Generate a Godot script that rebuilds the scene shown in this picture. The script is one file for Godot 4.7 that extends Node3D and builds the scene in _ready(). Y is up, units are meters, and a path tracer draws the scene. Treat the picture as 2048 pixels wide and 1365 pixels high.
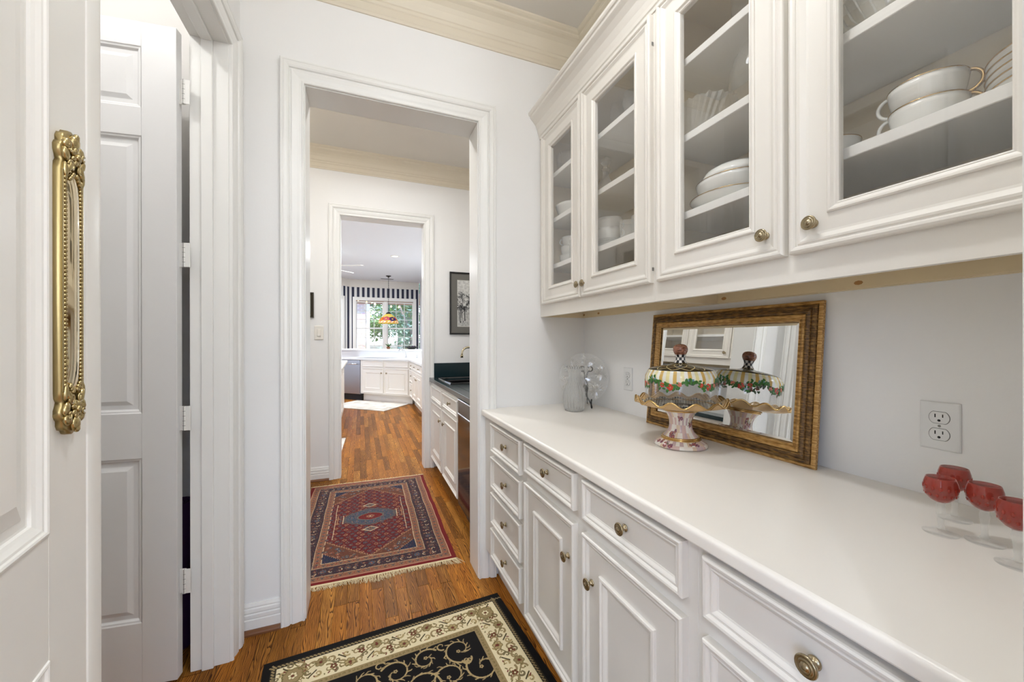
extends Node3D
# Butler's pantry looking through a cased opening to a bar hall and a kitchen. Metres, y up, camera at x = 0, z = 0.

const WALL_A := -2.0054      # near face of the wall with the cased opening
const WALL_A2 := -2.17
const WALL_B := -3.95        # near face of the hall's far wall
const WALL_B2 := -4.09
const LEFT := -0.49
const RIGHT := 1.259
const CEIL := 3.05
const OPEN_L := -0.2365
const OPEN_R := 0.5875
const OPEN_T := 2.4637
const CTR := 0.914

var M := {}
var counts := {}
var rng := RandomNumberGenerator.new()


func _ready() -> void:
	set_view()
	make_materials()
	build_shell()
	build_floor()
	build_trim()
	build_doors()
	build_base_cabinets()
	build_wall_cabinets()
	build_rugs()
	build_hall()
	build_kitchen()
	build_outside()
	build_counter_things()
	build_dishes()


func set_view() -> void:
	var cam := Camera3D.new()
	cam.name = "camera"
	cam.position = Vector3(0, 1.2828, 0)
	cam.rotation = Vector3(0, -0.3741, -0.0018)
	cam.keep_aspect = Camera3D.KEEP_HEIGHT
	cam.fov = rad_to_deg(2.0 * atan(682.5 / 770.2))
	cam.near = 0.02
	cam.far = 200.0
	add_child(cam)
	cam.current = true
	var sky_m := ProceduralSkyMaterial.new()
	sky_m.sky_top_color = Color(0.50, 0.66, 0.92)
	sky_m.sky_horizon_color = Color(0.90, 0.94, 1.0)
	sky_m.ground_bottom_color = Color(0.35, 0.37, 0.33)
	sky_m.ground_horizon_color = Color(0.80, 0.83, 0.84)
	sky_m.sky_energy_multiplier = 1.9
	sky_m.ground_energy_multiplier = 1.0
	var sky := Sky.new()
	sky.sky_material = sky_m
	var env := Environment.new()
	env.background_mode = Environment.BG_SKY
	env.sky = sky
	env.tonemap_mode = Environment.TONE_MAPPER_LINEAR
	env.tonemap_exposure = 1.48
	env.sdfgi_enabled = true
	env.ssao_enabled = true
	env.ssil_enabled = true
	var we := WorldEnvironment.new()
	we.name = "world_environment"
	we.environment = env
	add_child(we)
	var sun := DirectionalLight3D.new()
	sun.name = "sun"
	sun.light_color = Color(1.0, 0.96, 0.88)
	sun.light_energy = 1.3
	sun.light_angular_distance = 2.0
	sun.shadow_enabled = true
	sun.rotation = Vector3(deg_to_rad(-56), deg_to_rad(24), 0)
	add_child(sun)


# ---------------------------------------------------------------- naming
func numbered(called: String, parent: Node) -> String:
	var key := str(parent.get_instance_id()) + called
	var n: int = counts.get(key, 0)
	counts[key] = n + 1
	return called if n == 0 else "%s_%03d" % [called, n]


func obj(called: String, shape, mat: Material, parent: Node = self, xf := Transform3D()) -> MeshInstance3D:
	var o := MeshInstance3D.new()
	o.name = numbered(called, parent)
	if shape is SurfaceTool:
		shape.generate_normals()
		o.mesh = shape.commit()
	else:
		o.mesh = shape
	o.material_override = mat
	o.transform = xf
	parent.add_child(o, true)
	return o


func tag(o: Node, label: String, category := "", group := "", kind := "") -> Node:
	if label != "":
		o.set_meta("label", label)
	if category != "":
		o.set_meta("category", category)
	if group != "":
		o.set_meta("group", group)
	if kind != "":
		o.set_meta("kind", kind)
	return o


func thing(called: String, label: String, category: String, at: Vector3, turn := 0.0, group := "", kind := "") -> Node3D:
	var o := Node3D.new()
	o.name = numbered(called, self)
	o.position = at
	o.rotation.y = turn
	add_child(o, true)
	tag(o, label, category, group, kind)
	return o


func copy(src: Node3D, at: Vector3, turn: float, label := "") -> Node3D:
	var c: Node3D = src.duplicate()
	var base := String(src.name)
	var cut := base.length() - 4
	if cut > 0 and base[cut] == "_" and base.substr(cut + 1).is_valid_int():
		base = base.substr(0, cut)
	c.name = numbered(base, self)
	c.position = at
	c.rotation.y = turn
	add_child(c, true)
	if label != "":
		c.set_meta("label", label)
	return c


func struct_obj(called: String, shape, mat: Material, label: String, category: String) -> MeshInstance3D:
	var o := obj(called, shape, mat)
	tag(o, label, category, "", "structure")
	return o


# ---------------------------------------------------------------- shapes
func mb(smooth := false) -> SurfaceTool:
	var st := SurfaceTool.new()
	st.begin(Mesh.PRIMITIVE_TRIANGLES)
	st.set_smooth_group(0 if smooth else -1)
	st.set_uv(Vector2.ZERO)
	return st


func tri(st: SurfaceTool, a: Vector3, b: Vector3, c: Vector3) -> void:  # counter-clockwise seen from outside
	st.add_vertex(a)
	st.add_vertex(c)
	st.add_vertex(b)


func quad(st: SurfaceTool, a: Vector3, b: Vector3, c: Vector3, d: Vector3) -> void:
	tri(st, a, b, c)
	tri(st, a, c, d)


func quad_uv(st: SurfaceTool, p: Array, uv: Array) -> void:
	for k in [0, 2, 1, 0, 3, 2]:
		st.set_uv(uv[k])
		st.add_vertex(p[k])


func box(st: SurfaceTool, lo: Vector3, hi: Vector3, xf := Transform3D()) -> void:
	var p := []
	for k in 8:
		p.append(xf * Vector3(hi.x if k & 1 else lo.x, hi.y if k & 2 else lo.y, hi.z if k & 4 else lo.z))
	quad(st, p[4], p[5], p[7], p[6])
	quad(st, p[1], p[0], p[2], p[3])
	quad(st, p[5], p[1], p[3], p[7])
	quad(st, p[0], p[4], p[6], p[2])
	quad(st, p[6], p[7], p[3], p[2])
	quad(st, p[0], p[1], p[5], p[4])


func soft_box(st: SurfaceTool, lo: Vector3, hi: Vector3, b: float, xf := Transform3D()) -> void:  # chamfered edges
	var c := (lo + hi) * 0.5
	var h := (hi - lo) * 0.5
	b = minf(b, minf(h.x, minf(h.y, h.z)) * 0.98)
	for ax in 3:
		var u := (ax + 1) % 3
		var v := (ax + 2) % 3
		for s in [1.0, -1.0]:
			var q := []
			for k in [[-1, -1], [1, -1], [1, 1], [-1, 1]]:
				var p := Vector3.ZERO
				p[ax] = s * h[ax]
				p[u] = k[0] * (h[u] - b)
				p[v] = k[1] * (h[v] - b)
				q.append(xf * (c + p))
			if s < 0:
				q.reverse()
			quad(st, q[0], q[1], q[2], q[3])
	for ax in 3:
		var u := (ax + 1) % 3
		var v := (ax + 2) % 3
		for su in [1.0, -1.0]:
			for sv in [1.0, -1.0]:
				var q := []
				for k in [[0, -1], [1, -1], [1, 1], [0, 1]]:
					var p := Vector3.ZERO
					p[ax] = k[1] * (h[ax] - b)
					p[u] = su * (h[u] - (0.0 if k[0] == 0 else b))
					p[v] = sv * (h[v] - (b if k[0] == 0 else 0.0))
					q.append(xf * (c + p))
				if su * sv > 0:
					q.reverse()
				quad(st, q[0], q[1], q[2], q[3])
	for sx in [1.0, -1.0]:
		for sy in [1.0, -1.0]:
			for sz in [1.0, -1.0]:
				var a: Vector3 = xf * (c + Vector3(sx * h.x, sy * (h.y - b), sz * (h.z - b)))
				var d: Vector3 = xf * (c + Vector3(sx * (h.x - b), sy * h.y, sz * (h.z - b)))
				var e: Vector3 = xf * (c + Vector3(sx * (h.x - b), sy * (h.y - b), sz * h.z))
				if sx * sy * sz > 0:
					tri(st, a, d, e)
				else:
					tri(st, a, e, d)


# Rectangular rings from outside to inside: prof is a list of [inset, height]; closes with a face unless open. Mitred mouldings.
func rings(st: SurfaceTool, r: Rect2, prof: Array, xf: Transform3D, closed := true) -> void:
	var last := []
	for e in prof:
		var i: float = e[0]
		var z: float = e[1]
		var q := [xf * Vector3(r.position.x + i, r.position.y + i, z), xf * Vector3(r.end.x - i, r.position.y + i, z), xf * Vector3(r.end.x - i, r.end.y - i, z), xf * Vector3(r.position.x + i, r.end.y - i, z)]
		if last.size():
			for k in 4:
				quad(st, last[k], last[(k + 1) % 4], q[(k + 1) % 4], q[k])
		last = q
	if closed:
		quad(st, last[0], last[1], last[2], last[3])


# A door casing: profile [outset from the opening, height] run up one side, across and down the other.
func casing(st: SurfaceTool, x0: float, x1: float, top: float, prof: Array, xf: Transform3D) -> void:
	for k in prof.size() - 1:
		var a: float = prof[k][0]
		var b: float = prof[k + 1][0]
		var za: float = prof[k][1]
		var zb: float = prof[k + 1][1]
		var pa := [Vector3(x0 - a, 0, za), Vector3(x0 - a, top + a, za), Vector3(x1 + a, top + a, za), Vector3(x1 + a, 0, za)]
		var pb := [Vector3(x0 - b, 0, zb), Vector3(x0 - b, top + b, zb), Vector3(x1 + b, top + b, zb), Vector3(x1 + b, 0, zb)]
		for j in 3:
			quad(st, xf * pa[j], xf * pa[j + 1], xf * pb[j + 1], xf * pb[j])


# A profile of (out, up) points run straight from a to b; out is the horizontal direction the moulding faces.
func run_mould(st: SurfaceTool, prof: Array, a: Vector3, b: Vector3, out: Vector3, capped := true) -> void:
	var up := Vector3.UP
	var flip := (b - a).cross(up).dot(out) < 0.0
	for k in prof.size() - 1:
		var p: Vector2 = prof[k]
		var q: Vector2 = prof[k + 1]
		var v := [a + out * p.x + up * p.y, b + out * p.x + up * p.y, b + out * q.x + up * q.y, a + out * q.x + up * q.y]
		if flip:
			v.reverse()
		quad(st, v[0], v[1], v[2], v[3])
	if capped:
		var poly := PackedVector2Array()
		for p in prof:
			poly.append(p)
		var idx := Geometry2D.triangulate_polygon(poly)
		for k in range(0, idx.size(), 3):
			for e in [a, b]:
				var t := []
				for j in 3:
					t.append(e + out * poly[idx[k + j]].x + up * poly[idx[k + j]].y)
				var n: Vector3 = (t[1] - t[0]).cross(t[2] - t[0])
				if n.dot(e - (a + b) * 0.5) < 0:
					t.reverse()
				tri(st, t[0], t[1], t[2])


func lathe(st: SurfaceTool, prof: Array, n: int, xf := Transform3D(), u_rep := 1.0) -> void:  # profile of Vector2(radius, height), outside when it climbs
	var len_all := 0.0
	var at := [0.0]
	for k in prof.size() - 1:
		len_all += (prof[k + 1] - prof[k]).length()
		at.append(len_all)
	for k in prof.size() - 1:
		var p: Vector2 = prof[k]
		var q: Vector2 = prof[k + 1]
		var v0: float = 1.0 - at[k] / len_all
		var v1: float = 1.0 - at[k + 1] / len_all
		for j in n:
			var a0 := TAU * j / n
			var a1 := TAU * ((j + 1) % n) / n
			var c0 := Vector2(cos(a0), sin(a0))
			var c1 := Vector2(cos(a1), sin(a1))
			var v := [xf * Vector3(p.x * c1.x, p.y, p.x * c1.y), xf * Vector3(p.x * c0.x, p.y, p.x * c0.y), xf * Vector3(q.x * c0.x, q.y, q.x * c0.y), xf * Vector3(q.x * c1.x, q.y, q.x * c1.y)]
			var u0 := u_rep * j / n
			var u1 := u_rep * (j + 1) / n
			var uv := [Vector2(u1, v0), Vector2(u0, v0), Vector2(u0, v1), Vector2(u1, v1)]
			if p.x < 1e-6:
				for i in [0, 3, 2]:
					st.set_uv(uv[i])
					st.add_vertex(v[i])
			elif q.x < 1e-6:
				for i in [0, 2, 1]:
					st.set_uv(uv[i])
					st.add_vertex(v[i])
			else:
				quad_uv(st, v, uv)


func tube(st: SurfaceTool, pts: Array, rad, n := 8) -> void:  # rad is a number or one per point; round caps left flat
	var u := Vector3.ZERO
	var last := []
	for k in pts.size():
		var t: Vector3 = (pts[mini(k + 1, pts.size() - 1)] - pts[maxi(k - 1, 0)]).normalized()
		if k == 0:
			u = t.cross(Vector3.UP if absf(t.y) < 0.9 else Vector3.RIGHT).normalized()
		else:
			u = (u - t * u.dot(t)).normalized()
		var w := t.cross(u)
		var r: float = rad[k] if rad is Array else rad
		var ring := []
		for j in n:
			var a := TAU * j / n
			ring.append(pts[k] + (u * cos(a) + w * sin(a)) * r)
		if last.size():
			for j in n:
				quad(st, last[j], last[(j + 1) % n], ring[(j + 1) % n], ring[j])
		else:
			for j in range(1, n - 1):
				tri(st, ring[0], ring[j + 1], ring[j])
		last = ring
	for j in range(1, n - 1):
		tri(st, last[0], last[j], last[j + 1])


func blob(st: SurfaceTool, c: Vector3, r: Vector3, b := Basis.IDENTITY, nu := 8, nv := 5) -> void:
	var prof := []
	for k in nv + 1:
		var a := PI * k / nv - PI / 2
		prof.append(Vector2(maxf(cos(a), 0.0) if k > 0 and k < nv else 0.0, sin(a)))
	lathe(st, prof, nu, Transform3D(b * Basis.from_scale(r), c))


func prism(st: SurfaceTool, poly: PackedVector2Array, y0: float, y1: float, b := 0.0) -> void:  # poly in (x, z); b chamfers the top edge
	if Geometry2D.is_polygon_clockwise(poly):
		poly = poly.duplicate()
		poly.reverse()
	var inner := poly.duplicate()
	if b > 0.0:
		var m := poly.size()
		for k in m:
			var e0 := (poly[k] - poly[(k + m - 1) % m]).normalized()
			var e1 := (poly[(k + 1) % m] - poly[k]).normalized()
			var n0 := Vector2(-e0.y, e0.x)
			var n1 := Vector2(-e1.y, e1.x)
			inner[k] = poly[k] + b * (n0 + n1) / maxf(0.4, 1.0 + n0.dot(n1))
	var n := poly.size()
	for k in n:
		var p := poly[k]
		var q := poly[(k + 1) % n]
		quad(st, Vector3(q.x, y0, q.y), Vector3(p.x, y0, p.y), Vector3(p.x, y1 - b, p.y), Vector3(q.x, y1 - b, q.y))
		if b > 0.0:
			var pi := inner[k]
			var qi := inner[(k + 1) % n]
			quad(st, Vector3(q.x, y1 - b, q.y), Vector3(p.x, y1 - b, p.y), Vector3(pi.x, y1, pi.y), Vector3(qi.x, y1, qi.y))
	for side in 2:
		var ring := poly if side == 0 else inner
		var idx := Geometry2D.triangulate_polygon(ring)
		var y := y0 if side == 0 else y1
		for k in range(0, idx.size(), 3):
			var t := [Vector3(ring[idx[k]].x, y, ring[idx[k]].y), Vector3(ring[idx[k + 1]].x, y, ring[idx[k + 1]].y), Vector3(ring[idx[k + 2]].x, y, ring[idx[k + 2]].y)]
			var up: bool = (t[1] - t[0]).cross(t[2] - t[0]).y > 0
			if up != (side == 1):
				t.reverse()
			tri(st, t[0], t[1], t[2])


func face_xf(at: Vector3, turn: float) -> Transform3D:  # local x across, y up, z towards the viewer of that face
	return Transform3D(Basis(Vector3.UP, turn), at)


# ---------------------------------------------------------------- materials
func srgb(r: float, g: float, b: float) -> Color:
	return Color(r / 255.0, g / 255.0, b / 255.0)


func mat(called: String, c: Color, rough := 0.5, metal := 0.0, spec := 0.5) -> StandardMaterial3D:
	var m := StandardMaterial3D.new()
	m.resource_name = called
	m.albedo_color = c
	m.roughness = rough
	m.metallic = metal
	m.metallic_specular = spec
	M[called] = m
	return m


func glass(called: String, c: Color, alpha: float, rough := 0.0) -> StandardMaterial3D:
	var m := mat(called, Color(c.r, c.g, c.b, alpha), rough)
	m.transparency = BaseMaterial3D.TRANSPARENCY_ALPHA
	return m


func noise_tex(freq: float, seed_: int, size := 256, ramp: Gradient = null, normal := false, strength := 4.0, oct := 4) -> NoiseTexture2D:
	var n := FastNoiseLite.new()
	n.seed = seed_
	n.frequency = freq
	n.fractal_octaves = oct
	var t := NoiseTexture2D.new()
	t.width = size
	t.height = size
	t.seamless = true
	t.noise = n
	t.as_normal_map = normal
	t.bump_strength = strength
	if ramp:
		t.color_ramp = ramp
	return t


func ramp2(stops: Array) -> Gradient:
	var g := Gradient.new()
	var off := PackedFloat32Array()
	var col := PackedColorArray()
	for s in stops:
		off.append(s[0])
		col.append(s[1])
	g.offsets = off
	g.colors = col
	return g


func relief(m: StandardMaterial3D, tex: Texture2D, scale: float, amount: float) -> void:
	m.uv1_triplanar = true
	m.uv1_world_triplanar = true
	m.uv1_scale = Vector3.ONE * scale
	m.normal_enabled = true
	m.normal_texture = tex
	m.normal_scale = amount


func tex_of(img: Image) -> ImageTexture:
	img.generate_mipmaps()
	return ImageTexture.create_from_image(img)


func make_materials() -> void:
	rng.seed = 7
	var peel := noise_tex(0.05, 3, 256, null, true, 3.0)
	var w := mat("wall_paint", srgb(243, 242, 240), 0.6)
	relief(w, peel, 6.0, 0.06)
	var kw := mat("kitchen_paint", srgb(232, 233, 234), 0.6)
	relief(kw, peel, 6.0, 0.06)
	mat("ceiling_paint", srgb(228, 223, 214), 0.8)
	mat("kitchen_ceiling", srgb(234, 236, 240), 0.8)
	mat("trim_paint", srgb(240, 239, 235), 0.34)
	mat("crown_paint", srgb(226, 216, 196), 0.5)
	mat("door_paint", srgb(236, 236, 236), 0.4)
	mat("push_door_paint", srgb(236, 233, 226), 0.36)
	mat("cabinet_paint", srgb(238, 233, 224), 0.36)
	mat("base_paint", srgb(232, 228, 221), 0.36)
	mat("cabinet_inside", srgb(232, 216, 184), 0.55)
	mat("shelf_paint", srgb(240, 237, 230), 0.4)
	mat("counter_white", srgb(242, 237, 229), 0.3)
	mat("pine", srgb(226, 208, 172), 0.55)
	mat("knot", srgb(176, 130, 78), 0.6)
	mat("closet_paint", srgb(226, 224, 221), 0.8)
	mat("brass", srgb(184, 166, 120), 0.27, 1.0)
	mat("brass_dull", srgb(172, 154, 108), 0.38, 1.0)
	mat("brass_bright", srgb(226, 212, 182), 0.06, 1.0)
	mat("knob_brass", srgb(164, 150, 122), 0.26, 1.0)
	mat("chrome", srgb(210, 210, 212), 0.12, 1.0)
	mat("steel", srgb(178, 182, 190), 0.28, 1.0)
	mat("mirror_silver", srgb(244, 246, 246), 0.0, 1.0)
	mat("black_iron", srgb(28, 26, 26), 0.5)
	mat("black_gloss", srgb(16, 16, 17), 0.1)
	mat("black_matte", srgb(26, 25, 24), 0.6)
	mat("dark_gap", srgb(40, 36, 32), 0.8)
	mat("screw", srgb(150, 150, 148), 0.4, 1.0)
	mat("plastic_white", srgb(234, 234, 232), 0.35)
	mat("plastic_cream", srgb(238, 233, 223), 0.4)
	mat("china", srgb(238, 236, 228), 0.16)
	mat("china_gold", srgb(202, 168, 112), 0.22, 1.0)
	glass("pane", srgb(240, 245, 245), 0.02)
	glass("window_pane", srgb(240, 245, 245), 0.02)
	glass("clear_glass", srgb(235, 238, 236), 0.06)
	glass("cut_glass", srgb(236, 237, 232), 0.24, 0.03)
	glass("ruby_glass", srgb(170, 56, 42), 0.62, 0.02)
	var cry := mat("crystal", Color(1, 1, 1, 0.0), 0.0)
	cry.transparency = BaseMaterial3D.TRANSPARENCY_ALPHA
	cry.refraction_enabled = true
	cry.refraction_scale = 0.05
	mat("green_laminate", srgb(20, 40, 44), 0.16)
	mat("navy_paint", srgb(30, 34, 58), 0.6)
	mat("purple_foam", srgb(54, 18, 66), 0.75)
	mat("foam_edge", srgb(76, 34, 88), 0.8)
	mat("black_frame", srgb(20, 19, 19), 0.35)
	mat("mat_board", srgb(112, 110, 104), 0.85)
	mat("bronze_frame", srgb(66, 58, 44), 0.4, 0.3)
	mat("bronze_inlay", srgb(78, 76, 62), 0.5, 0.2)
	mat("oak_shoe", srgb(120, 76, 44), 0.4)
	var lamp := mat("lamp_glow", srgb(255, 246, 230), 0.6)
	lamp.emission_enabled = true
	lamp.emission = srgb(255, 244, 224)
	lamp.emission_energy_multiplier = 2.0
	var bulb := mat("string_bulb", srgb(255, 236, 190), 0.5)
	bulb.emission_enabled = true
	bulb.emission = srgb(255, 226, 160)
	bulb.emission_energy_multiplier = 3.0
	# gilt frame: gold leaf rubbed through to dark umber
	var gilt := mat("gilt", Color.WHITE, 0.45, 0.25)
	gilt.albedo_texture = noise_tex(0.018, 11, 512, ramp2([[0.0, srgb(112, 78, 36)], [0.3, srgb(158, 116, 58)], [0.5, srgb(190, 146, 82)], [0.75, srgb(206, 166, 102)], [1.0, srgb(220, 186, 130)]]), false, 1.0, 6)
	gilt.uv1_triplanar = true
	gilt.uv1_scale = Vector3(3, 14.0, 14)
	var gilt_dark := mat("gilt_dark", Color.WHITE, 0.5, 0.2)
	gilt_dark.albedo_texture = noise_tex(0.018, 12, 512, ramp2([[0.0, srgb(52, 36, 18)], [0.4, srgb(92, 66, 32)], [0.62, srgb(132, 96, 48)], [1.0, srgb(176, 136, 76)]]), false, 1.0, 6)
	gilt_dark.uv1_triplanar = true
	gilt_dark.uv1_scale = Vector3(3, 14.0, 14)
	var marble := mat("marble_mat", Color.WHITE, 0.8)
	marble.albedo_texture = noise_tex(0.012, 21, 256, ramp2([[0.0, srgb(178, 172, 164)], [0.45, srgb(214, 208, 198)], [1.0, srgb(228, 222, 212)]]), false, 1.0, 5)
	marble.uv1_triplanar = true
	marble.uv1_scale = Vector3.ONE * 1.2
	wood_materials()


# Oak: four strips of one texture, each its own board; growth rings, cathedral figure and dark pores along v.
func wood_materials() -> void:
	var wd := 512
	var ht := 1024
	var img := Image.create(wd, ht, false, Image.FORMAT_RGB8)
	var n1 := FastNoiseLite.new()
	n1.seed = 5
	n1.frequency = 0.006
	n1.fractal_octaves = 3
	var n2 := FastNoiseLite.new()
	n2.seed = 9
	n2.frequency = 0.35
	n2.fractal_octaves = 2
	var light := srgb(206, 143, 64)
	var mid := srgb(174, 115, 50)
	var dark := srgb(62, 34, 14)
	for y in ht:
		for x in wd:
			var strip := x / 128
			var sx := float(x % 128) / 128.0 - 0.5
			var wob := n1.get_noise_2d(x * 1.1 + strip * 300.0, y * 0.42)
			var d := 0.0
			if strip == 0:
				d = sx * 11.0 + wob * 3.0
			elif strip == 1:
				d = sqrt(sx * sx * 60.0 + 0.3) * 1.8 + y * 0.006 + wob * 3.4
			elif strip == 2:
				d = (sx + 0.9) * 9.0 + wob * 4.6
			else:
				d = sqrt((sx - 0.2) * (sx - 0.2) * 50.0 + 0.2) * 1.6 - y * 0.0045 + wob * 4.2
			var ring := d - floorf(d)
			var line := smoothstep(0.45, 0.95, ring) * (1.0 - smoothstep(0.95, 1.0, ring))
			var pore := n2.get_noise_2d(x * 1.0, y * 0.035)
			var c := light.lerp(mid, clampf(0.5 + wob * 0.9, 0.0, 1.0))
			c = c.lerp(dark, clampf(line * 0.78 + maxf(0.0, pore - 0.10) * (0.9 + line), 0.0, 0.9))
			img.set_pixel(x, y, c)
	var t := tex_of(img)
	var tones := [Color(1, 1, 1), Color(0.86, 0.84, 0.82), Color(1.0, 0.95, 0.86), Color(0.93, 0.89, 0.86), Color(0.78, 0.75, 0.73), Color(0.97, 0.91, 0.8)]
	for k in tones.size():
		var m := mat("oak_%d" % k, tones[k], 0.36, 0.0, 0.17)
		m.albedo_texture = t


# ---------------------------------------------------------------- the setting
func boxes(list: Array) -> SurfaceTool:
	var st := mb()
	for b in list:
		box(st, Vector3(b[0], b[1], b[2]), Vector3(b[3], b[4], b[5]))
	return st


# A wall of thickness t from a to b (x, z) with openings [from, to, bottom, top] measured along it; its room side is on the left of a -> b.
func wall_run(st: SurfaceTool, a: Vector2, b: Vector2, t: float, top: float, holes: Array) -> void:
	var dir := (b - a).normalized()
	var xf := Transform3D(Basis(Vector3(dir.x, 0, dir.y), Vector3.UP, Vector3(dir.x, 0, dir.y).cross(Vector3.UP)), Vector3(a.x, 0, a.y))
	var at := 0.0
	for h in holes:
		box(st, Vector3(at, 0, 0), Vector3(h[0], top, t), xf)
		if h[2] > 0.0:
			box(st, Vector3(h[0], 0, 0), Vector3(h[1], h[2], t), xf)
		box(st, Vector3(h[0], h[3], 0), Vector3(h[1], top, t), xf)
		at = h[1]
	box(st, Vector3(at, 0, 0), Vector3((b - a).length(), top, t), xf)


func build_shell() -> void:
	var wp: Material = M["wall_paint"]
	var kp: Material = M["kitchen_paint"]
	struct_obj("wall_front", boxes([
		[LEFT - 0.127, 0, WALL_A2, OPEN_L - 0.019, CEIL, WALL_A], [OPEN_R + 0.019, 0, WALL_A2, RIGHT, CEIL, WALL_A],
		[OPEN_L - 0.019, OPEN_T + 0.019, WALL_A2, OPEN_R + 0.019, CEIL, WALL_A]]), wp, "white painted wall with the tall cased opening towards the kitchen", "wall")
	struct_obj("wall_left", boxes([
		[LEFT - 0.127, 0, WALL_A, LEFT, CEIL, -1.864], [LEFT - 0.127, 0, -0.961, LEFT, CEIL, 0.05], [LEFT - 0.127, OPEN_T + 0.027, -1.864, LEFT, CEIL, -0.961]]),
		wp, "white wall beside the panelled closet door", "wall")
	struct_obj("wall_right", boxes([[RIGHT, 0, WALL_B2, 1.40, CEIL, 0.05]]), wp, "cream wall behind the white worktop and gilt mirror", "wall")
	struct_obj("wall_back", boxes([
		[LEFT, 0, -0.105, -0.309, CEIL, 0.05], [0.435, 0, -0.105, RIGHT, CEIL, 0.05], [-0.309, OPEN_T + 0.019, -0.105, 0.435, CEIL, 0.05]]),
		wp, "white wall around the doorway nearest the viewer", "wall")
	struct_obj("wall_closet", boxes([
		[-1.96, 0, WALL_A2, LEFT - 0.127, CEIL, -2.10], [-1.96, 0, -2.10, -1.90, CEIL, -0.60], [-1.90, 0, -0.66, LEFT - 0.127, CEIL, -0.60]]),
		M["closet_paint"], "grey wall inside the closet seen past the hinges", "wall")
	var hl := mb()
	wall_run(hl, Vector2(-1.30, WALL_B), Vector2(-1.30, WALL_A2), 0.12, CEIL, [])
	struct_obj("wall_hall_left", hl, wp, "white hall wall behind the glazed cabinets", "wall")
	struct_obj("wall_hall_far", boxes([
		[-1.42, 0, WALL_B2, -0.175 - 0.019, CEIL, WALL_B], [0.592 + 0.019, 0, WALL_B2, RIGHT, CEIL, WALL_B], [-0.194, OPEN_T + 0.019, WALL_B2, 0.611, CEIL, WALL_B]]),
		wp, "hall wall with the light switch and the kitchen opening", "wall")
	# unseen dining room behind the viewer; its window openings let daylight through the doorway
	var dn := mb()
	wall_run(dn, Vector2(2.4, 4.2), Vector2(2.4, 0.05), 0.15, CEIL, [])
	wall_run(dn, Vector2(-2.4, 4.2), Vector2(2.4, 4.2), 0.15, CEIL, [[0.9, 3.9, 0.6, 2.5]])
	wall_run(dn, Vector2(-2.4, 0.05), Vector2(-2.4, 4.2), 0.15, CEIL, [[0.9, 3.3, 0.6, 2.5]])
	box(dn, Vector3(-2.4, 0, -0.08), Vector3(LEFT - 0.127, CEIL, 0.05))
	box(dn, Vector3(RIGHT + 0.141, 0, -0.08), Vector3(2.4, CEIL, 0.05))
	struct_obj("wall_dining", dn, wp, "unseen dining room walls behind the viewer with window openings that let in daylight", "wall")
	# kitchen and breakfast bay
	var far := mb()
	wall_run(far, Vector2(1.64, -11.85), Vector2(-0.28, -11.85), 0.16, CEIL, [[0.09, 1.845, 0.80, 2.55]])
	struct_obj("wall_kitchen_far", far, wallpaper(), "bay wall in navy and white stripes above the garden window", "wall")
	var ang := mb()
	wall_run(ang, Vector2.ZERO, Vector2(1.768, 0), 0.16, CEIL, [[0.20, 1.50, 0.80, 2.55]])
	var ao := struct_obj("wall_kitchen_angled", ang, M["striped_paper"], "angled bay wall in navy and white stripes left of the garden window", "wall")
	ao.transform = Transform3D(Basis(Vector3(-0.7071, 0, 0.7071), Vector3.UP, Vector3(-0.7071, 0, -0.7071)), Vector3(-0.28, 0, -11.85))
	var ks := mb()
	wall_run(ks, Vector2(-1.53, -10.60), Vector2(-3.6, -10.60), 0.16, CEIL, [])
	wall_run(ks, Vector2(-3.6, -10.60), Vector2(-3.6, WALL_B2), 0.16, CEIL, [[1.2, 3.2, 0.9, 2.5], [3.8, 5.6, 0.9, 2.5]])
	wall_run(ks, Vector2(-3.6, WALL_B2), Vector2(-1.42, WALL_B2), 0.14, CEIL, [])
	wall_run(ks, Vector2(1.40, WALL_B2), Vector2(1.66, WALL_B2), 0.14, CEIL, [])
	wall_run(ks, Vector2(1.66, WALL_B2), Vector2(1.66, -11.85), 0.16, CEIL, [])
	struct_obj("wall_kitchen_side", ks, kp, "pale side walls of the kitchen", "wall")
	struct_obj("ceiling", boxes([[-2.6, CEIL, WALL_B2 + 0.02, 2.6, CEIL + 0.2, 4.4]]), M["ceiling_paint"], "off-white ceiling over the pantry and the bar hall", "ceiling")
	struct_obj("ceiling_kitchen", boxes([[-3.8, CEIL, -12.01, 1.9, CEIL + 0.2, WALL_B2 + 0.02]]), M["kitchen_ceiling"], "bright white kitchen ceiling seen through both openings", "ceiling")
	build_lamps()


func wallpaper() -> Material:
	var img := Image.create(64, 64, false, Image.FORMAT_RGB8)
	img.fill(srgb(226, 226, 224))
	img.fill_rect(Rect2i(16, 0, 32, 64), srgb(34, 38, 62))
	var big := Image.create(64, 512, false, Image.FORMAT_RGB8)
	big.fill(srgb(232, 228, 220))
	big.blit_rect(img, Rect2i(0, 0, 64, 64), Vector2i(0, 0))
	for k in 8:
		big.blit_rect(img, Rect2i(0, 0, 64, 64), Vector2i(0, k * 64))
	big.fill_rect(Rect2i(0, 0, 64, 37), srgb(232, 228, 220))     # plain band under the ceiling
	var m := mat("striped_paper", Color.WHITE, 0.7)
	m.albedo_texture = tex_of(big)
	m.uv1_triplanar = true
	m.uv1_scale = Vector3(7.3, 1.0 / CEIL, 7.3)
	m.uv1_triplanar_sharpness = 8.0
	return m


func light_common(l: Light3D, called: String, c: Color, e: float) -> void:
	l.name = numbered(called, self)
	l.light_color = c
	l.light_energy = e
	l.shadow_enabled = true
	add_child(l, true)


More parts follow.
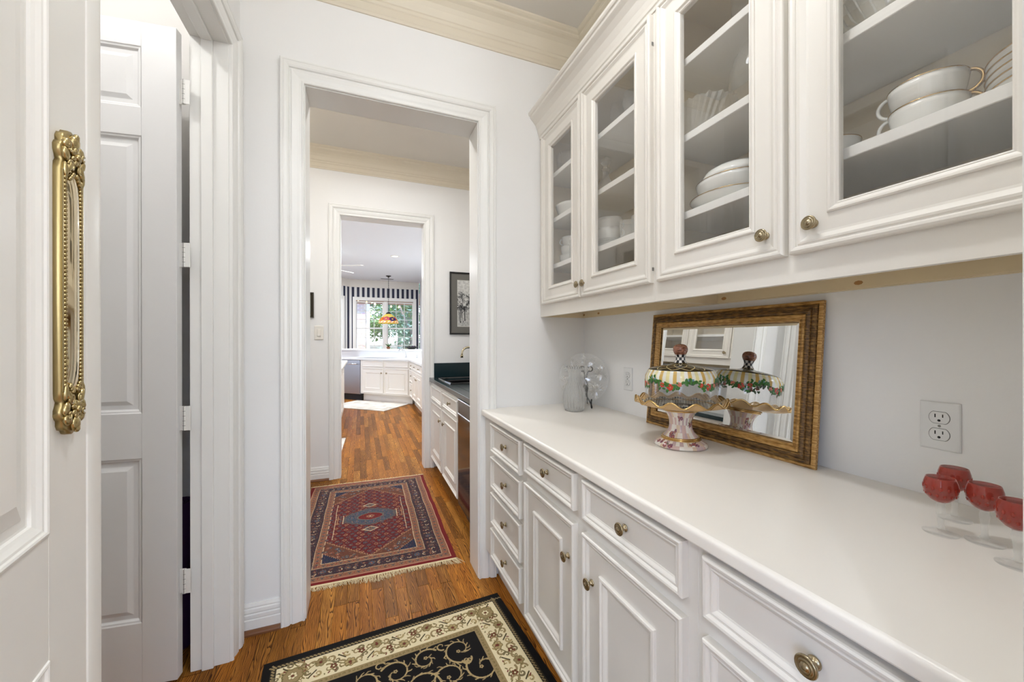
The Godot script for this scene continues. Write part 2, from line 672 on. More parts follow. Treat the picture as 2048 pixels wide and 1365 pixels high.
func recessed(at: Vector3, label: String, c: Color, e: float) -> void:  # serves the downlight in view, the unseen ones and the added ones
	var t := thing("recessed_light", label, "ceiling light", at, 0.0, "")
	var st := mb(true)
	lathe(st, [Vector2(0.058, 0.0), Vector2(0.060, -0.006), Vector2(0.086, -0.007), Vector2(0.090, -0.004), Vector2(0.090, 0.0)], 28)
	obj("trim_ring", st, M["trim_paint"], t)
	var g := mb()
	lathe(g, [Vector2(0.0, -0.0035), Vector2(0.058, -0.0035), Vector2(0.058, 0.0), Vector2(0, 0.0)], 28)
	obj("lens", g, M["lamp_glow"], t)
	var l := AreaLight3D.new()
	l.area_size = Vector2(0.11, 0.11)
	l.area_range = 14.0
	l.area_attenuation = 2.0
	light_common(l, "recessed_light_beam", c, e)
	l.position = at + Vector3(0, -0.012, 0)
	l.rotation.x = -PI / 2


func build_lamps() -> void:
	# pantry: unseen ceiling lamp above the frame, placed to light cabinets and worktop
	var warm := Color(0.955, 0.975, 1.0)
	var t := thing("flush_light", "unseen ceiling lamp in the pantry, lighting the cabinets and worktop", "ceiling light", Vector3(0.30, CEIL, -0.85))
	var st := mb(true)
	lathe(st, [Vector2(0.0, -0.10), Vector2(0.10, -0.095), Vector2(0.145, -0.07), Vector2(0.16, -0.03), Vector2(0.16, -0.02)], 32)
	obj("shade", st, M["lamp_glow"], t)
	var rim := mb(true)
	lathe(rim, [Vector2(0.16, -0.02), Vector2(0.172, -0.018), Vector2(0.172, 0.0), Vector2(0.0, 0.0)], 32)
	obj("rim", rim, M["brass"], t)
	var o := OmniLight3D.new()
	o.omni_range = 14.0
	o.omni_attenuation = 2.0
	o.light_size = 0.12
	light_common(o, "flush_light_beam", warm, 0.15)
	o.position = Vector3(0.30, CEIL - 0.26, -0.85)
	recessed(Vector3(0.28, CEIL, -0.62), "unseen recessed downlight in the pantry ceiling, placed to light the worktop", warm, 0.55)  # out of view, placed for steep light on worktop and cabinet fronts
	# bar hall: both downlights are out of view, placed to light its walls
	var soft := Color(0.985, 0.985, 0.985)
	recessed(Vector3(0.25, CEIL, -2.75), "unseen recessed downlight in the bar hall ceiling nearer the pantry", soft, 0.95)
	recessed(Vector3(-0.95, CEIL, -2.6), "unseen recessed downlight in the bar hall ceiling over the hidden counter", soft, 0.85)
	# closet: bulb out of view, placed to light the gap behind the hinges
	var cb := thing("closet_bulb", "unseen ceiling bulb inside the closet, lighting the gap behind the hinges", "ceiling light", Vector3(-1.0, CEIL, -1.38))
	var cbm := mb(true)
	lathe(cbm, [Vector2(0.0, -0.13), Vector2(0.025, -0.12), Vector2(0.035, -0.095), Vector2(0.025, -0.06), Vector2(0.018, -0.05)], 16)
	obj("bulb", cbm, M["lamp_glow"], cb)
	var cbs := mb(true)
	lathe(cbs, [Vector2(0.018, -0.05), Vector2(0.03, -0.04), Vector2(0.055, -0.01), Vector2(0.055, 0.0), Vector2(0, 0)], 16)
	obj("socket", cbs, M["plastic_white"], cb)
	var co := OmniLight3D.new()
	co.omni_range = 6.0
	co.omni_attenuation = 2.0
	co.light_size = 0.04
	light_common(co, "closet_bulb_beam", soft, 0.21)
	co.position = Vector3(-1.0, CEIL - 0.20, -1.38)
	# kitchen: only the first downlight is in view, the others light the room unseen
	var cool := Color(0.97, 0.985, 1.0)
	recessed(Vector3(0.665, CEIL, -8.34), "small recessed downlight glowing in the kitchen ceiling", cool, 2.7)
	recessed(Vector3(0.45, CEIL, -5.2), "unseen recessed downlight in the kitchen ceiling just past the opening", cool, 2.7)
	recessed(Vector3(-1.3, CEIL, -6.2), "unseen recessed downlight in the kitchen ceiling over the island", cool, 2.7)
	recessed(Vector3(-1.3, CEIL, -8.6), "unseen recessed downlight in the kitchen ceiling beyond the island", cool, 2.7)
	recessed(Vector3(-0.95, CEIL, -10.1), "added recessed downlight out of view, brightening the striped bay wall", cool, 2.7)  # added out of view to brighten the dark bay wall
	chandelier()
	# dining room behind the viewer: four downlights added as fill through the doorway
	for e in [[-1.2, 1.2, "left and nearer"], [1.2, 1.2, "right and nearer"], [-1.2, 3.0, "left and farther"], [1.2, 3.0, "right and farther"]]:
		recessed(Vector3(e[0], CEIL, e[1]), "added fill downlight in the dining room ceiling behind the viewer, " + e[2], Color(0.93, 0.965, 1.0), 1.4)


func chandelier() -> void:  # lamp added behind the viewer, throwing fill light through the doorway
	var at := Vector3(0.05, 1.72, 1.95)
	var t := thing("chandelier", "added fill lamp with globe shades behind the viewer, shining through the doorway", "chandelier", at)
	var st := mb(true)
	lathe(st, [Vector2(0, -0.14), Vector2(0.03, -0.12), Vector2(0.05, -0.08), Vector2(0.03, -0.03), Vector2(0.02, 0.1), Vector2(0.01, 0.15), Vector2(0.01, CEIL - at.y - 0.03), Vector2(0.06, CEIL - at.y - 0.02), Vector2(0.06, CEIL - at.y), Vector2(0, CEIL - at.y)], 20)
	obj("stem", st, M["brass"], t)
	for k in 5:
		var a := TAU * k / 5.0 + 0.3
		var d := Vector3(cos(a), 0, sin(a))
		var arm := mb(true)
		tube(arm, [Vector3(0, -0.08, 0), d * 0.12 + Vector3(0, -0.13, 0), d * 0.24 + Vector3(0, -0.11, 0), d * 0.28 + Vector3(0, -0.06, 0)], 0.008, 8)
		obj("arm", arm, M["brass"], t)
		var gl := mb(true)
		blob(gl, d * 0.28, Vector3.ONE * 0.06, Basis.IDENTITY, 16, 10)
		obj("globe", gl, M["lamp_glow"], t)
		var o := OmniLight3D.new()
		o.omni_range = 14.0
		o.omni_attenuation = 2.0
		o.light_size = 0.05
		light_common(o, "chandelier_beam", Color(0.93, 0.965, 1.0), 0.43)
		o.position = at + d * 0.28


# ---------------------------------------------------------------- oak strip floor
func plank_mesh(len: float, strip: int, off: float) -> ArrayMesh:
	var st := mb()
	var w := 0.0571 * 0.5 - 0.0002
	var h := len * 0.5 - 0.0003
	var c := 0.0009
	var u0 := strip * 0.25 + 0.012
	var u1 := strip * 0.25 + 0.238
	var v1 := off + len / 1.3
	var top := [Vector3(-w + c, 0, h - c), Vector3(w - c, 0, h - c), Vector3(w - c, 0, -h + c), Vector3(-w + c, 0, -h + c)]
	quad_uv(st, top, [Vector2(u0, off), Vector2(u1, off), Vector2(u1, v1), Vector2(u0, v1)])
	var edge := [Vector3(-w, -c, h), Vector3(w, -c, h), Vector3(w, -c, -h), Vector3(-w, -c, -h)]
	var foot := [Vector3(-w, -0.012, h), Vector3(w, -0.012, h), Vector3(w, -0.012, -h), Vector3(-w, -0.012, -h)]
	var uv := [Vector2(u0, off), Vector2(u0, off + 0.002), Vector2(u0 + 0.002, off), Vector2(u0, off)]
	for k in 4:
		quad_uv(st, [edge[k], edge[(k + 1) % 4], top[(k + 1) % 4], top[k]], uv)
		quad_uv(st, [foot[k], foot[(k + 1) % 4], edge[(k + 1) % 4], edge[k]], uv)
	st.generate_normals()
	return st.commit()


func build_floor() -> void:
	rng.seed = 41
	var sub := boxes([[-3.76, -0.12, -12.01, 2.6, -0.012, 4.35]])
	var floor_o := struct_obj("floor", sub, M["dark_gap"], "oak strip floor running from the pantry through to the kitchen", "floor")
	var lens := [0.36, 0.48, 0.60, 0.72, 0.86, 1.0]
	var cache := {}
	var joined := {}
	for k in 6:
		joined[k] = mb()
	for row in range(-66, 45):
		var x := 0.02 + row * 0.0571
		var near: bool = x > -0.52 and x < 0.73
		var z := 4.3 if x > -2.42 else WALL_B2
		z -= rng.randf() * 0.5
		while z > -11.9:
			var li := rng.randi() % lens.size()
			var len: float = lens[li]
			var strip := rng.randi() % 4
			var off := 0.02 + 0.2 * (rng.randi() % 2) * (1.0 if len < 0.9 else 0.0)
			var tone := rng.randi() % 6
			var zc := z - len * 0.5
			z -= len
			if x < -1.4 and zc > WALL_B2 and zc < 0.0:
				continue
			if x > 1.75 and zc < 0.0:
				continue
			var key := "%d %d %.2f" % [li, strip, off]
			if not cache.has(key):
				cache[key] = plank_mesh(len, strip, off)
			var spot := Transform3D(Basis.IDENTITY, Vector3(x, rng.randf() * 0.0004, zc))
			var seen: bool = near and zc < -1.0 and zc > -5.3 or x > -0.36 and x < 0.73 and zc <= -5.3 and zc > -5.9
			if seen:
				obj("plank", cache[key], M["oak_%d" % tone], floor_o, spot)
			else:
				joined[tone].append_from(cache[key], 0, spot)
	for k in 6:
		var o := MeshInstance3D.new()
		o.name = numbered("distant_planks", floor_o)
		o.mesh = joined[k].commit()
		o.material_override = M["oak_%d" % k]
		o.set_meta("kind", "stuff")
		floor_o.add_child(o, true)


# ---------------------------------------------------------------- mouldings
const CASE_PROF := [[0.0, 0.0], [0.0, 0.010], [0.003, 0.013], [0.008, 0.013], [0.011, 0.009], [0.020, 0.010], [0.030, 0.014], [0.048, 0.018], [0.052, 0.0165], [0.0545, 0.013], [0.058, 0.013], [0.061, 0.020], [0.068, 0.024], [0.078, 0.026], [0.084, 0.024], [0.0865, 0.026], [0.093, 0.026], [0.096, 0.022], [0.096, 0.0]]
const BASE_PROF := [Vector2(0, 0), Vector2(0.016, 0), Vector2(0.016, 0.058), Vector2(0.012, 0.062), Vector2(0.015, 0.066), Vector2(0.015, 0.080), Vector2(0.011, 0.085), Vector2(0.014, 0.090), Vector2(0.013, 0.104), Vector2(0.009, 0.108), Vector2(0.010, 0.114), Vector2(0.006, 0.126), Vector2(0, 0.127)]
const SHOE_PROF := [Vector2(0, 0), Vector2(0.019, 0), Vector2(0.0185, 0.008), Vector2(0.015, 0.014), Vector2(0.008, 0.0185), Vector2(0, 0.019)]
const CROWN_PROF := [Vector2(0, -0.175), Vector2(0.007, -0.175), Vector2(0.009, -0.163), Vector2(0.013, -0.158), Vector2(0.013, -0.125), Vector2(0.018, -0.120), Vector2(0.021, -0.108), Vector2(0.026, -0.104), Vector2(0.030, -0.095), Vector2(0.038, -0.075), Vector2(0.050, -0.056), Vector2(0.068, -0.040), Vector2(0.086, -0.031), Vector2(0.092, -0.026), Vector2(0.094, -0.016), Vector2(0.104, -0.012), Vector2(0.112, -0.006), Vector2(0.116, 0.0), Vector2(0, 0)]


func jamb_case(called: String, x0: float, x1: float, z_near: float, z_far: float, label: String, both := true) -> void:
	var t := thing(called, label, "door casing", Vector3((x0 + x1) / 2, 0, z_near), 0.0, "", "structure")
	var h := (x1 - x0) / 2
	var j := mb()
	var d := z_far - z_near
	soft_box(j, Vector3(-h - 0.0188, 0, d), Vector3(-h, OPEN_T + 0.0188, 0), 0.001)
	soft_box(j, Vector3(h, 0, d), Vector3(h + 0.0188, OPEN_T + 0.0188, 0), 0.001)
	soft_box(j, Vector3(-h, OPEN_T, d), Vector3(h, OPEN_T + 0.0188, 0), 0.001)
	obj("jamb", j, M["trim_paint"], t)
	var c := mb()
	casing(c, -h - 0.004, h + 0.004, OPEN_T + 0.004, CASE_PROF, Transform3D.IDENTITY)
	obj("casing", c, M["trim_paint"], t)
	if both:
		var b := mb()
		casing(b, -h - 0.004, h + 0.004, OPEN_T + 0.004, CASE_PROF, Transform3D(Basis(Vector3.UP, PI), Vector3(0, 0, d)))
		obj("casing", b, M["trim_paint"], t)


func build_trim() -> void:
	jamb_case("trim_1", OPEN_L, OPEN_R, WALL_A, WALL_A2, "white moulded casing around the pantry's opening to the hall")
	jamb_case("trim_2", -0.175, 0.592, WALL_B, WALL_B2, "white moulded casing around the hall's opening to the kitchen")
	# closet opening in the left wall: local x runs towards the viewer
	var t := thing("trim_3", "white moulded casing and hinge jamb of the closet door", "door casing", Vector3(LEFT, 0, -1.4125), PI / 2, "", "structure")
	var h := 0.4325
	var top := OPEN_T + 0.008
	var j := mb()
	soft_box(j, Vector3(-h - 0.0188, 0, -0.127), Vector3(-h, top + 0.0188, 0), 0.001)
	soft_box(j, Vector3(h, 0, -0.127), Vector3(h + 0.0188, top + 0.0188, 0), 0.001)
	soft_box(j, Vector3(-h, top, -0.127), Vector3(h, top + 0.0188, 0), 0.001)
	obj("jamb", j, M["trim_paint"], t)
	var s := mb()
	for e in [1.0, -1.0]:
		soft_box(s, Vector3(minf(e * h, e * (h - 0.012)), 0, -0.088), Vector3(maxf(e * h, e * (h - 0.012)), top, -0.050), 0.002)
	soft_box(s, Vector3(-h + 0.012, top - 0.012, -0.088), Vector3(h - 0.012, top, -0.050), 0.002)
	obj("door_stop", s, M["trim_paint"], t)
	var c := mb()
	casing(c, -h - 0.004, h + 0.004, top + 0.004, CASE_PROF, Transform3D.IDENTITY)
	obj("casing", c, M["trim_paint"], t)
	jamb_case("trim_4", -0.29, 0.416, 0.05, -0.105, "white casing of the doorway at the near end of the worktop")
	# crown mouldings
	var cr := mb()
	run_mould(cr, CROWN_PROF, Vector3(LEFT, CEIL, WALL_A), Vector3(RIGHT, CEIL, WALL_A), Vector3(0, 0, 1))
	run_mould(cr, CROWN_PROF, Vector3(RIGHT, CEIL, WALL_A), Vector3(RIGHT, CEIL, -0.105), Vector3(-1, 0, 0))
	run_mould(cr, CROWN_PROF, Vector3(LEFT, CEIL, WALL_A), Vector3(LEFT, CEIL, -0.105), Vector3(1, 0, 0))
	run_mould(cr, CROWN_PROF, Vector3(LEFT, CEIL, -0.105), Vector3(RIGHT, CEIL, -0.105), Vector3(0, 0, -1))
	struct_obj("trim_5", cr, M["crown_paint"], "stepped cream crown moulding at the pantry ceiling", "crown moulding")
	var cr2 := mb()
	run_mould(cr2, CROWN_PROF, Vector3(-1.30, CEIL, WALL_B), Vector3(RIGHT, CEIL, WALL_B), Vector3(0, 0, 1))
	run_mould(cr2, CROWN_PROF, Vector3(RIGHT, CEIL, WALL_B), Vector3(RIGHT, CEIL, WALL_A2), Vector3(-1, 0, 0))
	run_mould(cr2, CROWN_PROF, Vector3(-1.30, CEIL, WALL_B), Vector3(-1.30, CEIL, WALL_A2), Vector3(1, 0, 0))
	struct_obj("trim_6", cr2, M["crown_paint"], "stepped cream crown moulding over the hall's kitchen opening", "crown moulding")
	for e in [["baseboard_front", LEFT + 0.004, OPEN_L - 0.100, WALL_A, "white grooved baseboard left of the pantry opening"], ["baseboard_hall", -1.30, -0.175 - 0.100, WALL_B, "white grooved baseboard below the light switch"]]:
		var b := mb()
		run_mould(b, BASE_PROF, Vector3(e[1], 0.0, e[3]), Vector3(e[2], 0.0, e[3]), Vector3(0, 0, 1))
		var bo := struct_obj(e[0], b, M["trim_paint"], e[4], "baseboard")
		var sh := mb()
		run_mould(sh, SHOE_PROF, Vector3(e[1], 0.0, e[3] + 0.016), Vector3(e[2], 0.0, e[3] + 0.016), Vector3(0, 0, 1))
		obj("shoe_strip", sh, M["oak_shoe"], bo)
	var bl := mb()
	run_mould(bl, BASE_PROF, Vector3(LEFT, 0.0, -0.87), Vector3(LEFT, 0.0, -0.105), Vector3(1, 0, 0))
	struct_obj("baseboard_left", bl, M["trim_paint"], "white baseboard behind the open swing door", "baseboard")


# ---------------------------------------------------------------- doors
func build_doors() -> void:
	var dp: Material = M["door_paint"]
	var d := thing("door_1", "white six-panel closet door standing open on four painted hinges", "door", Vector3(-0.643, 0, -1.806), -0.119, "", "structure")
	var cols := [[-0.73, -0.475], [-0.365, -0.11]]
	var rows := [[0.245, 0.853], [1.018, 2.043], [2.146, 2.373]]
	var st := mb()
	for e in [[-0.84, -0.73], [-0.475, -0.365], [-0.11, 0.0]]:
		soft_box(st, Vector3(e[0], 0.012, -0.035), Vector3(e[1], 2.462, 0), 0.0012)
	for c in cols:
		for e in [[0.012, 0.245], [0.853, 1.018], [2.043, 2.146], [2.373, 2.462]]:
			box(st, Vector3(c[0], e[0], -0.035), Vector3(c[1], e[1], 0))
	obj("door_frame", st, dp, d)
	for c in cols:
		for r in rows:
			var p := mb()
			var rect := Rect2(c[0], r[0], c[1] - c[0], r[1] - r[0])
			var prof := [[0.0, 0.0], [0.004, -0.003], [0.009, -0.004], [0.014, -0.010], [0.016, -0.011], [0.030, -0.011], [0.033, -0.010], [0.046, -0.004]]
			rings(p, rect, prof, Transform3D.IDENTITY)
			rings(p, rect, prof, Transform3D(Basis(Vector3.UP, PI), Vector3(c[0] + c[1], 0, -0.035)))
			obj("panel", p, dp, d)
	for y in [2.232, 1.612, 0.991, 0.372]:
		var hg := mb()
		soft_box(hg, Vector3(-0.0005, y - 0.046, -0.020), Vector3(0.016, y + 0.046, -0.0165), 0.001)
		soft_box(hg, Vector3(0.018, y - 0.046, -0.014), Vector3(0.037, y + 0.046, -0.0105), 0.001)
		for k in 5:
			var y0: float = y - 0.046 + k * 0.0184
			tube(hg, [Vector3(0.017, y0 + 0.0006, -0.0135), Vector3(0.017, y0 + 0.0178, -0.0135)], 0.0062, 10)
		var ho := obj("hinge", hg, M["trim_paint"], d)
		var gaps := mb()
		for k in range(1, 5):
			tube(gaps, [Vector3(0.017, y - 0.0466 + k * 0.0184, -0.0135), Vector3(0.017, y - 0.0454 + k * 0.0184, -0.0135)], 0.0058, 8)
		box(gaps, Vector3(0.0165, y - 0.046, -0.0138), Vector3(0.0176, y + 0.046, -0.0068))
		obj("knuckle_gap", gaps, M["dark_gap"], ho)

	# swing door with the brass push plate
	var pp: Material = M["push_door_paint"]
	var s := thing("door_2", "white panelled swing door with an ornate brass push plate", "door", Vector3(-0.2662, 0, -0.03), 1.7244, "", "structure")
	var f := mb()
	soft_box(f, Vector3(0.0, 0.012, -0.036), Vector3(0.12, 2.445, 0), 0.001)
	soft_box(f, Vector3(0.637, 0.012, -0.036), Vector3(0.7415, 2.445, 0), 0.0012)
	for e in [[0.012, 0.22], [0.885, 1.041], [2.30, 2.445]]:
		box(f, Vector3(0.12, e[0], -0.036), Vector3(0.637, e[1], 0))
	obj("door_frame", f, pp, s)
	var eb := mb(true)
	var pts := [Vector2(0.7425, -0.036), Vector2(0.786, -0.036), Vector2(0.798, -0.031), Vector2(0.804, -0.022), Vector2(0.805, -0.014), Vector2(0.801, -0.005), Vector2(0.792, 0.0008), Vector2(0.782, 0.0014), Vector2(0.744, 0.0014), Vector2(0.7425, 0.0004)]
	for k in pts.size():
		var a: Vector2 = pts[k]
		var b: Vector2 = pts[(k + 1) % pts.size()]
		quad(eb, Vector3(a.x, 0.012, a.y), Vector3(b.x, 0.012, b.y), Vector3(b.x, 2.445, b.y), Vector3(a.x, 2.445, a.y))
	obj("edge_strip", eb, pp, s)
	for r in [[0.22, 0.885], [1.041, 2.30]]:
		var p := mb()
		var rect := Rect2(0.12, r[0], 0.517, r[1] - r[0])
		var prof := [[0.0, 0.0], [0.001, 0.0018], [0.004, 0.0026], [0.0065, 0.0016], [0.008, -0.0005], [0.011, -0.0012], [0.016, -0.0045], [0.020, -0.0065], [0.0215, -0.0095], [0.024, -0.0100], [0.034, -0.0100], [0.036, -0.0085], [0.058, -0.0030]]
		rings(p, rect, prof, Transform3D.IDENTITY)
		box(p, Vector3(0.12, r[0], -0.033), Vector3(0.637, r[1], -0.015))
		obj("panel", p, pp, s)
	push_plate(s)


func push_plate(door: Node3D) -> void:
	var cx := 0.681
	var cy := 1.364
	var brass: Material = M["brass"]
	var pl := mb()
	# body with scalloped crests at both ends, as one outline
	var half := [Vector2(0.030, 0.150), Vector2(0.029, 0.158), Vector2(0.025, 0.163), Vector2(0.027, 0.168), Vector2(0.0305, 0.174), Vector2(0.031, 0.181), Vector2(0.028, 0.186), Vector2(0.025, 0.188), Vector2(0.025, 0.195), Vector2(0.021, 0.201), Vector2(0.014, 0.203), Vector2(0.010, 0.208), Vector2(0.0, 0.211)]
	var poly := PackedVector2Array()
	for k in half.size():
		poly.append(Vector2(cx + half[k].x, cy + half[k].y))
	for k in range(half.size() - 2, -1, -1):
		poly.append(Vector2(cx - half[k].x, cy + half[k].y))
	for k in half.size():
		poly.append(Vector2(cx - half[k].x, cy - half[k].y))
	for k in range(half.size() - 2, -1, -1):
		poly.append(Vector2(cx + half[k].x, cy - half[k].y))
	var stand := Transform3D(Basis(Vector3.RIGHT, PI / 2), Vector3.ZERO)  # (x, y, z) -> (x, -z, y): the prism's height comes out of the door
	var flat := PackedVector2Array()
	for p in poly:
		flat.append(Vector2(p.x, -p.y))
	var raw := mb()
	prism(raw, flat, 0.0, 0.0085, 0.0012)
	pl.append_from(raw.commit(), 0, stand)
	var pc := Vector3(cx, cy, 0.0)
	var sc := Vector3(0.97, 0.965, 0.9)
	var fit := Transform3D(Basis.from_scale(sc), pc + Vector3(-0.004, -0.002, 0) - pc * sc)
	var plate := obj("push_plate", pl, M["brass_dull"], door, fit)
	plate.set_meta("label", "ornate brass push plate with beaded edges")
	# convex polished centre
	var cv := mb(true)
	var ny := 44
	var nx := 10
	for a in ny:
		for b in nx:
			var q := []
			for e in [[a, b], [a, b + 1], [a + 1, b + 1], [a + 1, b]]:
				var ty: float = float(e[0]) / ny * 2.0 - 1.0
				var tx: float = float(e[1]) / nx * 2.0 - 1.0
				var wdt := 0.0165 * (1.0 - 0.35 * pow(absf(ty), 6.0))
				q.append(Vector3(cx + tx * wdt, cy + ty * 0.158, 0.0085 + 0.0065 * (1.0 - tx * tx) * (1.0 - pow(absf(ty), 8.0))))
			quad(cv, q[0], q[1], q[2], q[3])
	obj("polished_centre", cv, M["brass_bright"], plate)
	for sx in [-1.0, 1.0]:
		var bd := mb(true)
		for k in 54:
			blob(bd, Vector3(cx + sx * 0.0225, cy - 0.146 + k * 0.0055, 0.009), Vector3(0.0042, 0.0030, 0.0035), Basis.IDENTITY, 8, 5)
		obj("beading", bd, brass, plate)
		var rl := mb()
		soft_box(rl, Vector3(cx + sx * 0.0285 - 0.0015, cy - 0.150, 0.008), Vector3(cx + sx * 0.0285 + 0.0015, cy + 0.150, 0.0105), 0.001)
		obj("rim", rl, brass, plate)
	for sy in [-1.0, 1.0]:
		var cr := mb(true)
		# flower in the middle, leaves and scrolls around it
		for k in 7:
			var a := TAU * k / 7.0
			blob(cr, Vector3(cx + cos(a) * 0.008, cy + sy * 0.176 + sin(a) * 0.008, 0.012), Vector3(0.006, 0.0036, 0.004), Basis(Vector3(0, 0, 1), a), 8, 5)
		blob(cr, Vector3(cx, cy + sy * 0.176, 0.015), Vector3(0.005, 0.005, 0.004))
		blob(cr, Vector3(cx, cy + sy * 0.196, 0.011), Vector3(0.010, 0.011, 0.006))
		blob(cr, Vector3(cx, cy + sy * 0.203, 0.013), Vector3(0.005, 0.006, 0.004))
		for sx in [-1.0, 1.0]:
			blob(cr, Vector3(cx + sx * 0.019, cy + sy * 0.188, 0.010), Vector3(0.008, 0.009, 0.005), Basis(Vector3(0, 0, 1), sx * sy * 0.6))
			blob(cr, Vector3(cx + sx * 0.023, cy + sy * 0.172, 0.010), Vector3(0.006, 0.010, 0.005), Basis(Vector3(0, 0, 1), -sx * sy * 0.4))
			blob(cr, Vector3(cx + sx * 0.017, cy + sy * 0.158, 0.011), Vector3(0.0045, 0.011, 0.005), Basis(Vector3(0, 0, 1), sx * sy * 0.5))
			blob(cr, Vector3(cx + sx * 0.024, cy + sy * 0.150, 0.010), Vector3(0.0035, 0.012, 0.004), Basis(Vector3(0, 0, 1), -sx * sy * 0.12))
			var sp := []
			for k in 16:
				var a := k * 0.42
				var r := 0.0085 - 0.0004 * k
				sp.append(Vector3(cx + sx * (0.012 + cos(a) * r), cy + sy * (0.160 + sin(a) * r), 0.0125))
			tube(cr, sp, 0.0018, 6)
			var sp2 := []
			for k in 12:
				var a := k * 0.45 + 1.0
				var r := 0.0055 - 0.0003 * k
				sp2.append(Vector3(cx + sx * (0.020 + cos(a) * r), cy + sy * (0.181 + sin(a) * r), 0.0135))
			tube(cr, sp2, 0.0016, 6)
			for k in 3:
				blob(cr, Vector3(cx + sx * (0.006 + 0.004 * k), cy + sy * (0.150 - 0.004 * k), 0.0115), Vector3(0.003, 0.0045, 0.003), Basis(Vector3(0, 0, 1), sx * 0.7))
		obj("crest", cr, brass, plate)


# ---------------------------------------------------------------- cabinets
const DRAWER_PROF := [[0.0, 0.0], [0.0, 0.0165], [0.0015, 0.0195], [0.005, 0.021], [0.0095, 0.020], [0.0125, 0.0165], [0.0135, 0.0145], [0.0165, 0.0145], [0.0185, 0.0155], [0.0215, 0.0140], [0.026, 0.0095], [0.0285, 0.0085], [0.029, 0.0075]]
const DOOR_PROF := [[0.0, 0.0], [0.0, 0.0165], [0.0015, 0.0195], [0.005, 0.021], [0.0095, 0.020], [0.0125, 0.0165], [0.0135, 0.0145], [0.0165, 0.0145], [0.0185, 0.0155], [0.0215, 0.0140], [0.026, 0.0105], [0.0285, 0.0095], [0.083, 0.0095], [0.0832, 0.0150], [0.0850, 0.0175], [0.0905, 0.0185], [0.0935, 0.0165], [0.0950, 0.0145], [0.0990, 0.0140], [0.1030, 0.0115], [0.1090, 0.0065], [0.1130, 0.0055]]
const GLASS_PROF := [[0.0, -0.0005], [0.0, 0.0150], [0.0015, 0.0185], [0.006, 0.0212], [0.0115, 0.0205], [0.0145, 0.0175], [0.0155, 0.0145], [0.0180, 0.0145], [0.0200, 0.0170], [0.0245, 0.0175], [0.0285, 0.0150], [0.0350, 0.0105], [0.0400, 0.0095], [0.0770, 0.0095], [0.0775, 0.0135], [0.0805, 0.0155], [0.0850, 0.0145], [0.0890, 0.0100], [0.0920, 0.0085], [0.0940, 0.0090], [0.0970, 0.0060], [0.0970, -0.0100]]
const KNOB := [Vector2(0.0095, 0.0), Vector2(0.0100, 0.0020), Vector2(0.0085, 0.0035), Vector2(0.0055, 0.0055), Vector2(0.0048, 0.0110), Vector2(0.0060, 0.0145), Vector2(0.0125, 0.0165), Vector2(0.0158, 0.0185), Vector2(0.0162, 0.0205), Vector2(0.0150, 0.0222), Vector2(0.0128, 0.0226), Vector2(0.0118, 0.0218), Vector2(0.0104, 0.0232), Vector2(0.0085, 0.0240), Vector2(0.0074, 0.0230), Vector2(0.0060, 0.0250), Vector2(0.0030, 0.0268), Vector2(0.0, 0.0272)]
var knob_mesh: ArrayMesh


func add_knob(parent: Node, x: float, y: float, z: float) -> void:
	if knob_mesh == null:
		var st := mb(true)
		lathe(st, KNOB, 22, Transform3D(Basis(Vector3.RIGHT, PI / 2), Vector3.ZERO))
		st.generate_normals()
		knob_mesh = st.commit()
	obj("knob", knob_mesh, M["knob_brass"], parent, Transform3D(Basis.IDENTITY, Vector3(x, y, z)))


func front(parent: Node, called: String, r: Rect2, prof: Array, m: Material) -> MeshInstance3D:
	var st := mb()
	rings(st, r, prof, Transform3D.IDENTITY)
	return obj(called, st, m, parent)


func rect(x0: float, x1: float, y0: float, y1: float) -> Rect2:
	return Rect2(x0, y0, x1 - x0, y1 - y0)


# A base cabinet: origin on the floor at the face frame's plane, x across; cols is a list of columns [x0, x1, [[kind, y0, y1, knob x, knob y], ...]].
func base_cabinet(label: String, at: Vector3, turn: float, x0: float, x1: float, depth: float, top: float, bottom: float, toe: float, cols: Array, m: Material, group := "") -> Node3D:
	var t := thing("base_cabinet", label, "cabinet", at, turn, group)
	var st := mb()
	soft_box(st, Vector3(x0, bottom, -0.019), Vector3(x1, top, 0), 0.001)
	box(st, Vector3(x0, bottom, -depth), Vector3(x0 + 0.016, top, -0.019))
	box(st, Vector3(x1 - 0.016, bottom, -depth), Vector3(x1, top, -0.019))
	box(st, Vector3(x0 + 0.016, bottom, -depth), Vector3(x1 - 0.016, bottom + 0.016, -0.019))
	box(st, Vector3(x0 + 0.016, bottom + 0.016, -depth), Vector3(x1 - 0.016, top, -depth + 0.008))
	obj("body", st, m, t)
	var k := mb()
	box(k, Vector3(x0 + 0.001, 0.001, -depth), Vector3(x1 - 0.001, bottom, -toe))
	obj("toe_kick", k, m, t)
	for c in cols:
		for e in c[2]:
			var o := front(t, e[0], rect(c[0], c[1], e[1], e[2]), DOOR_PROF if e[0] == "door" else DRAWER_PROF, m)
			if e.size() > 3:
				add_knob(o, e[3], e[4], 0.0095)
	return t


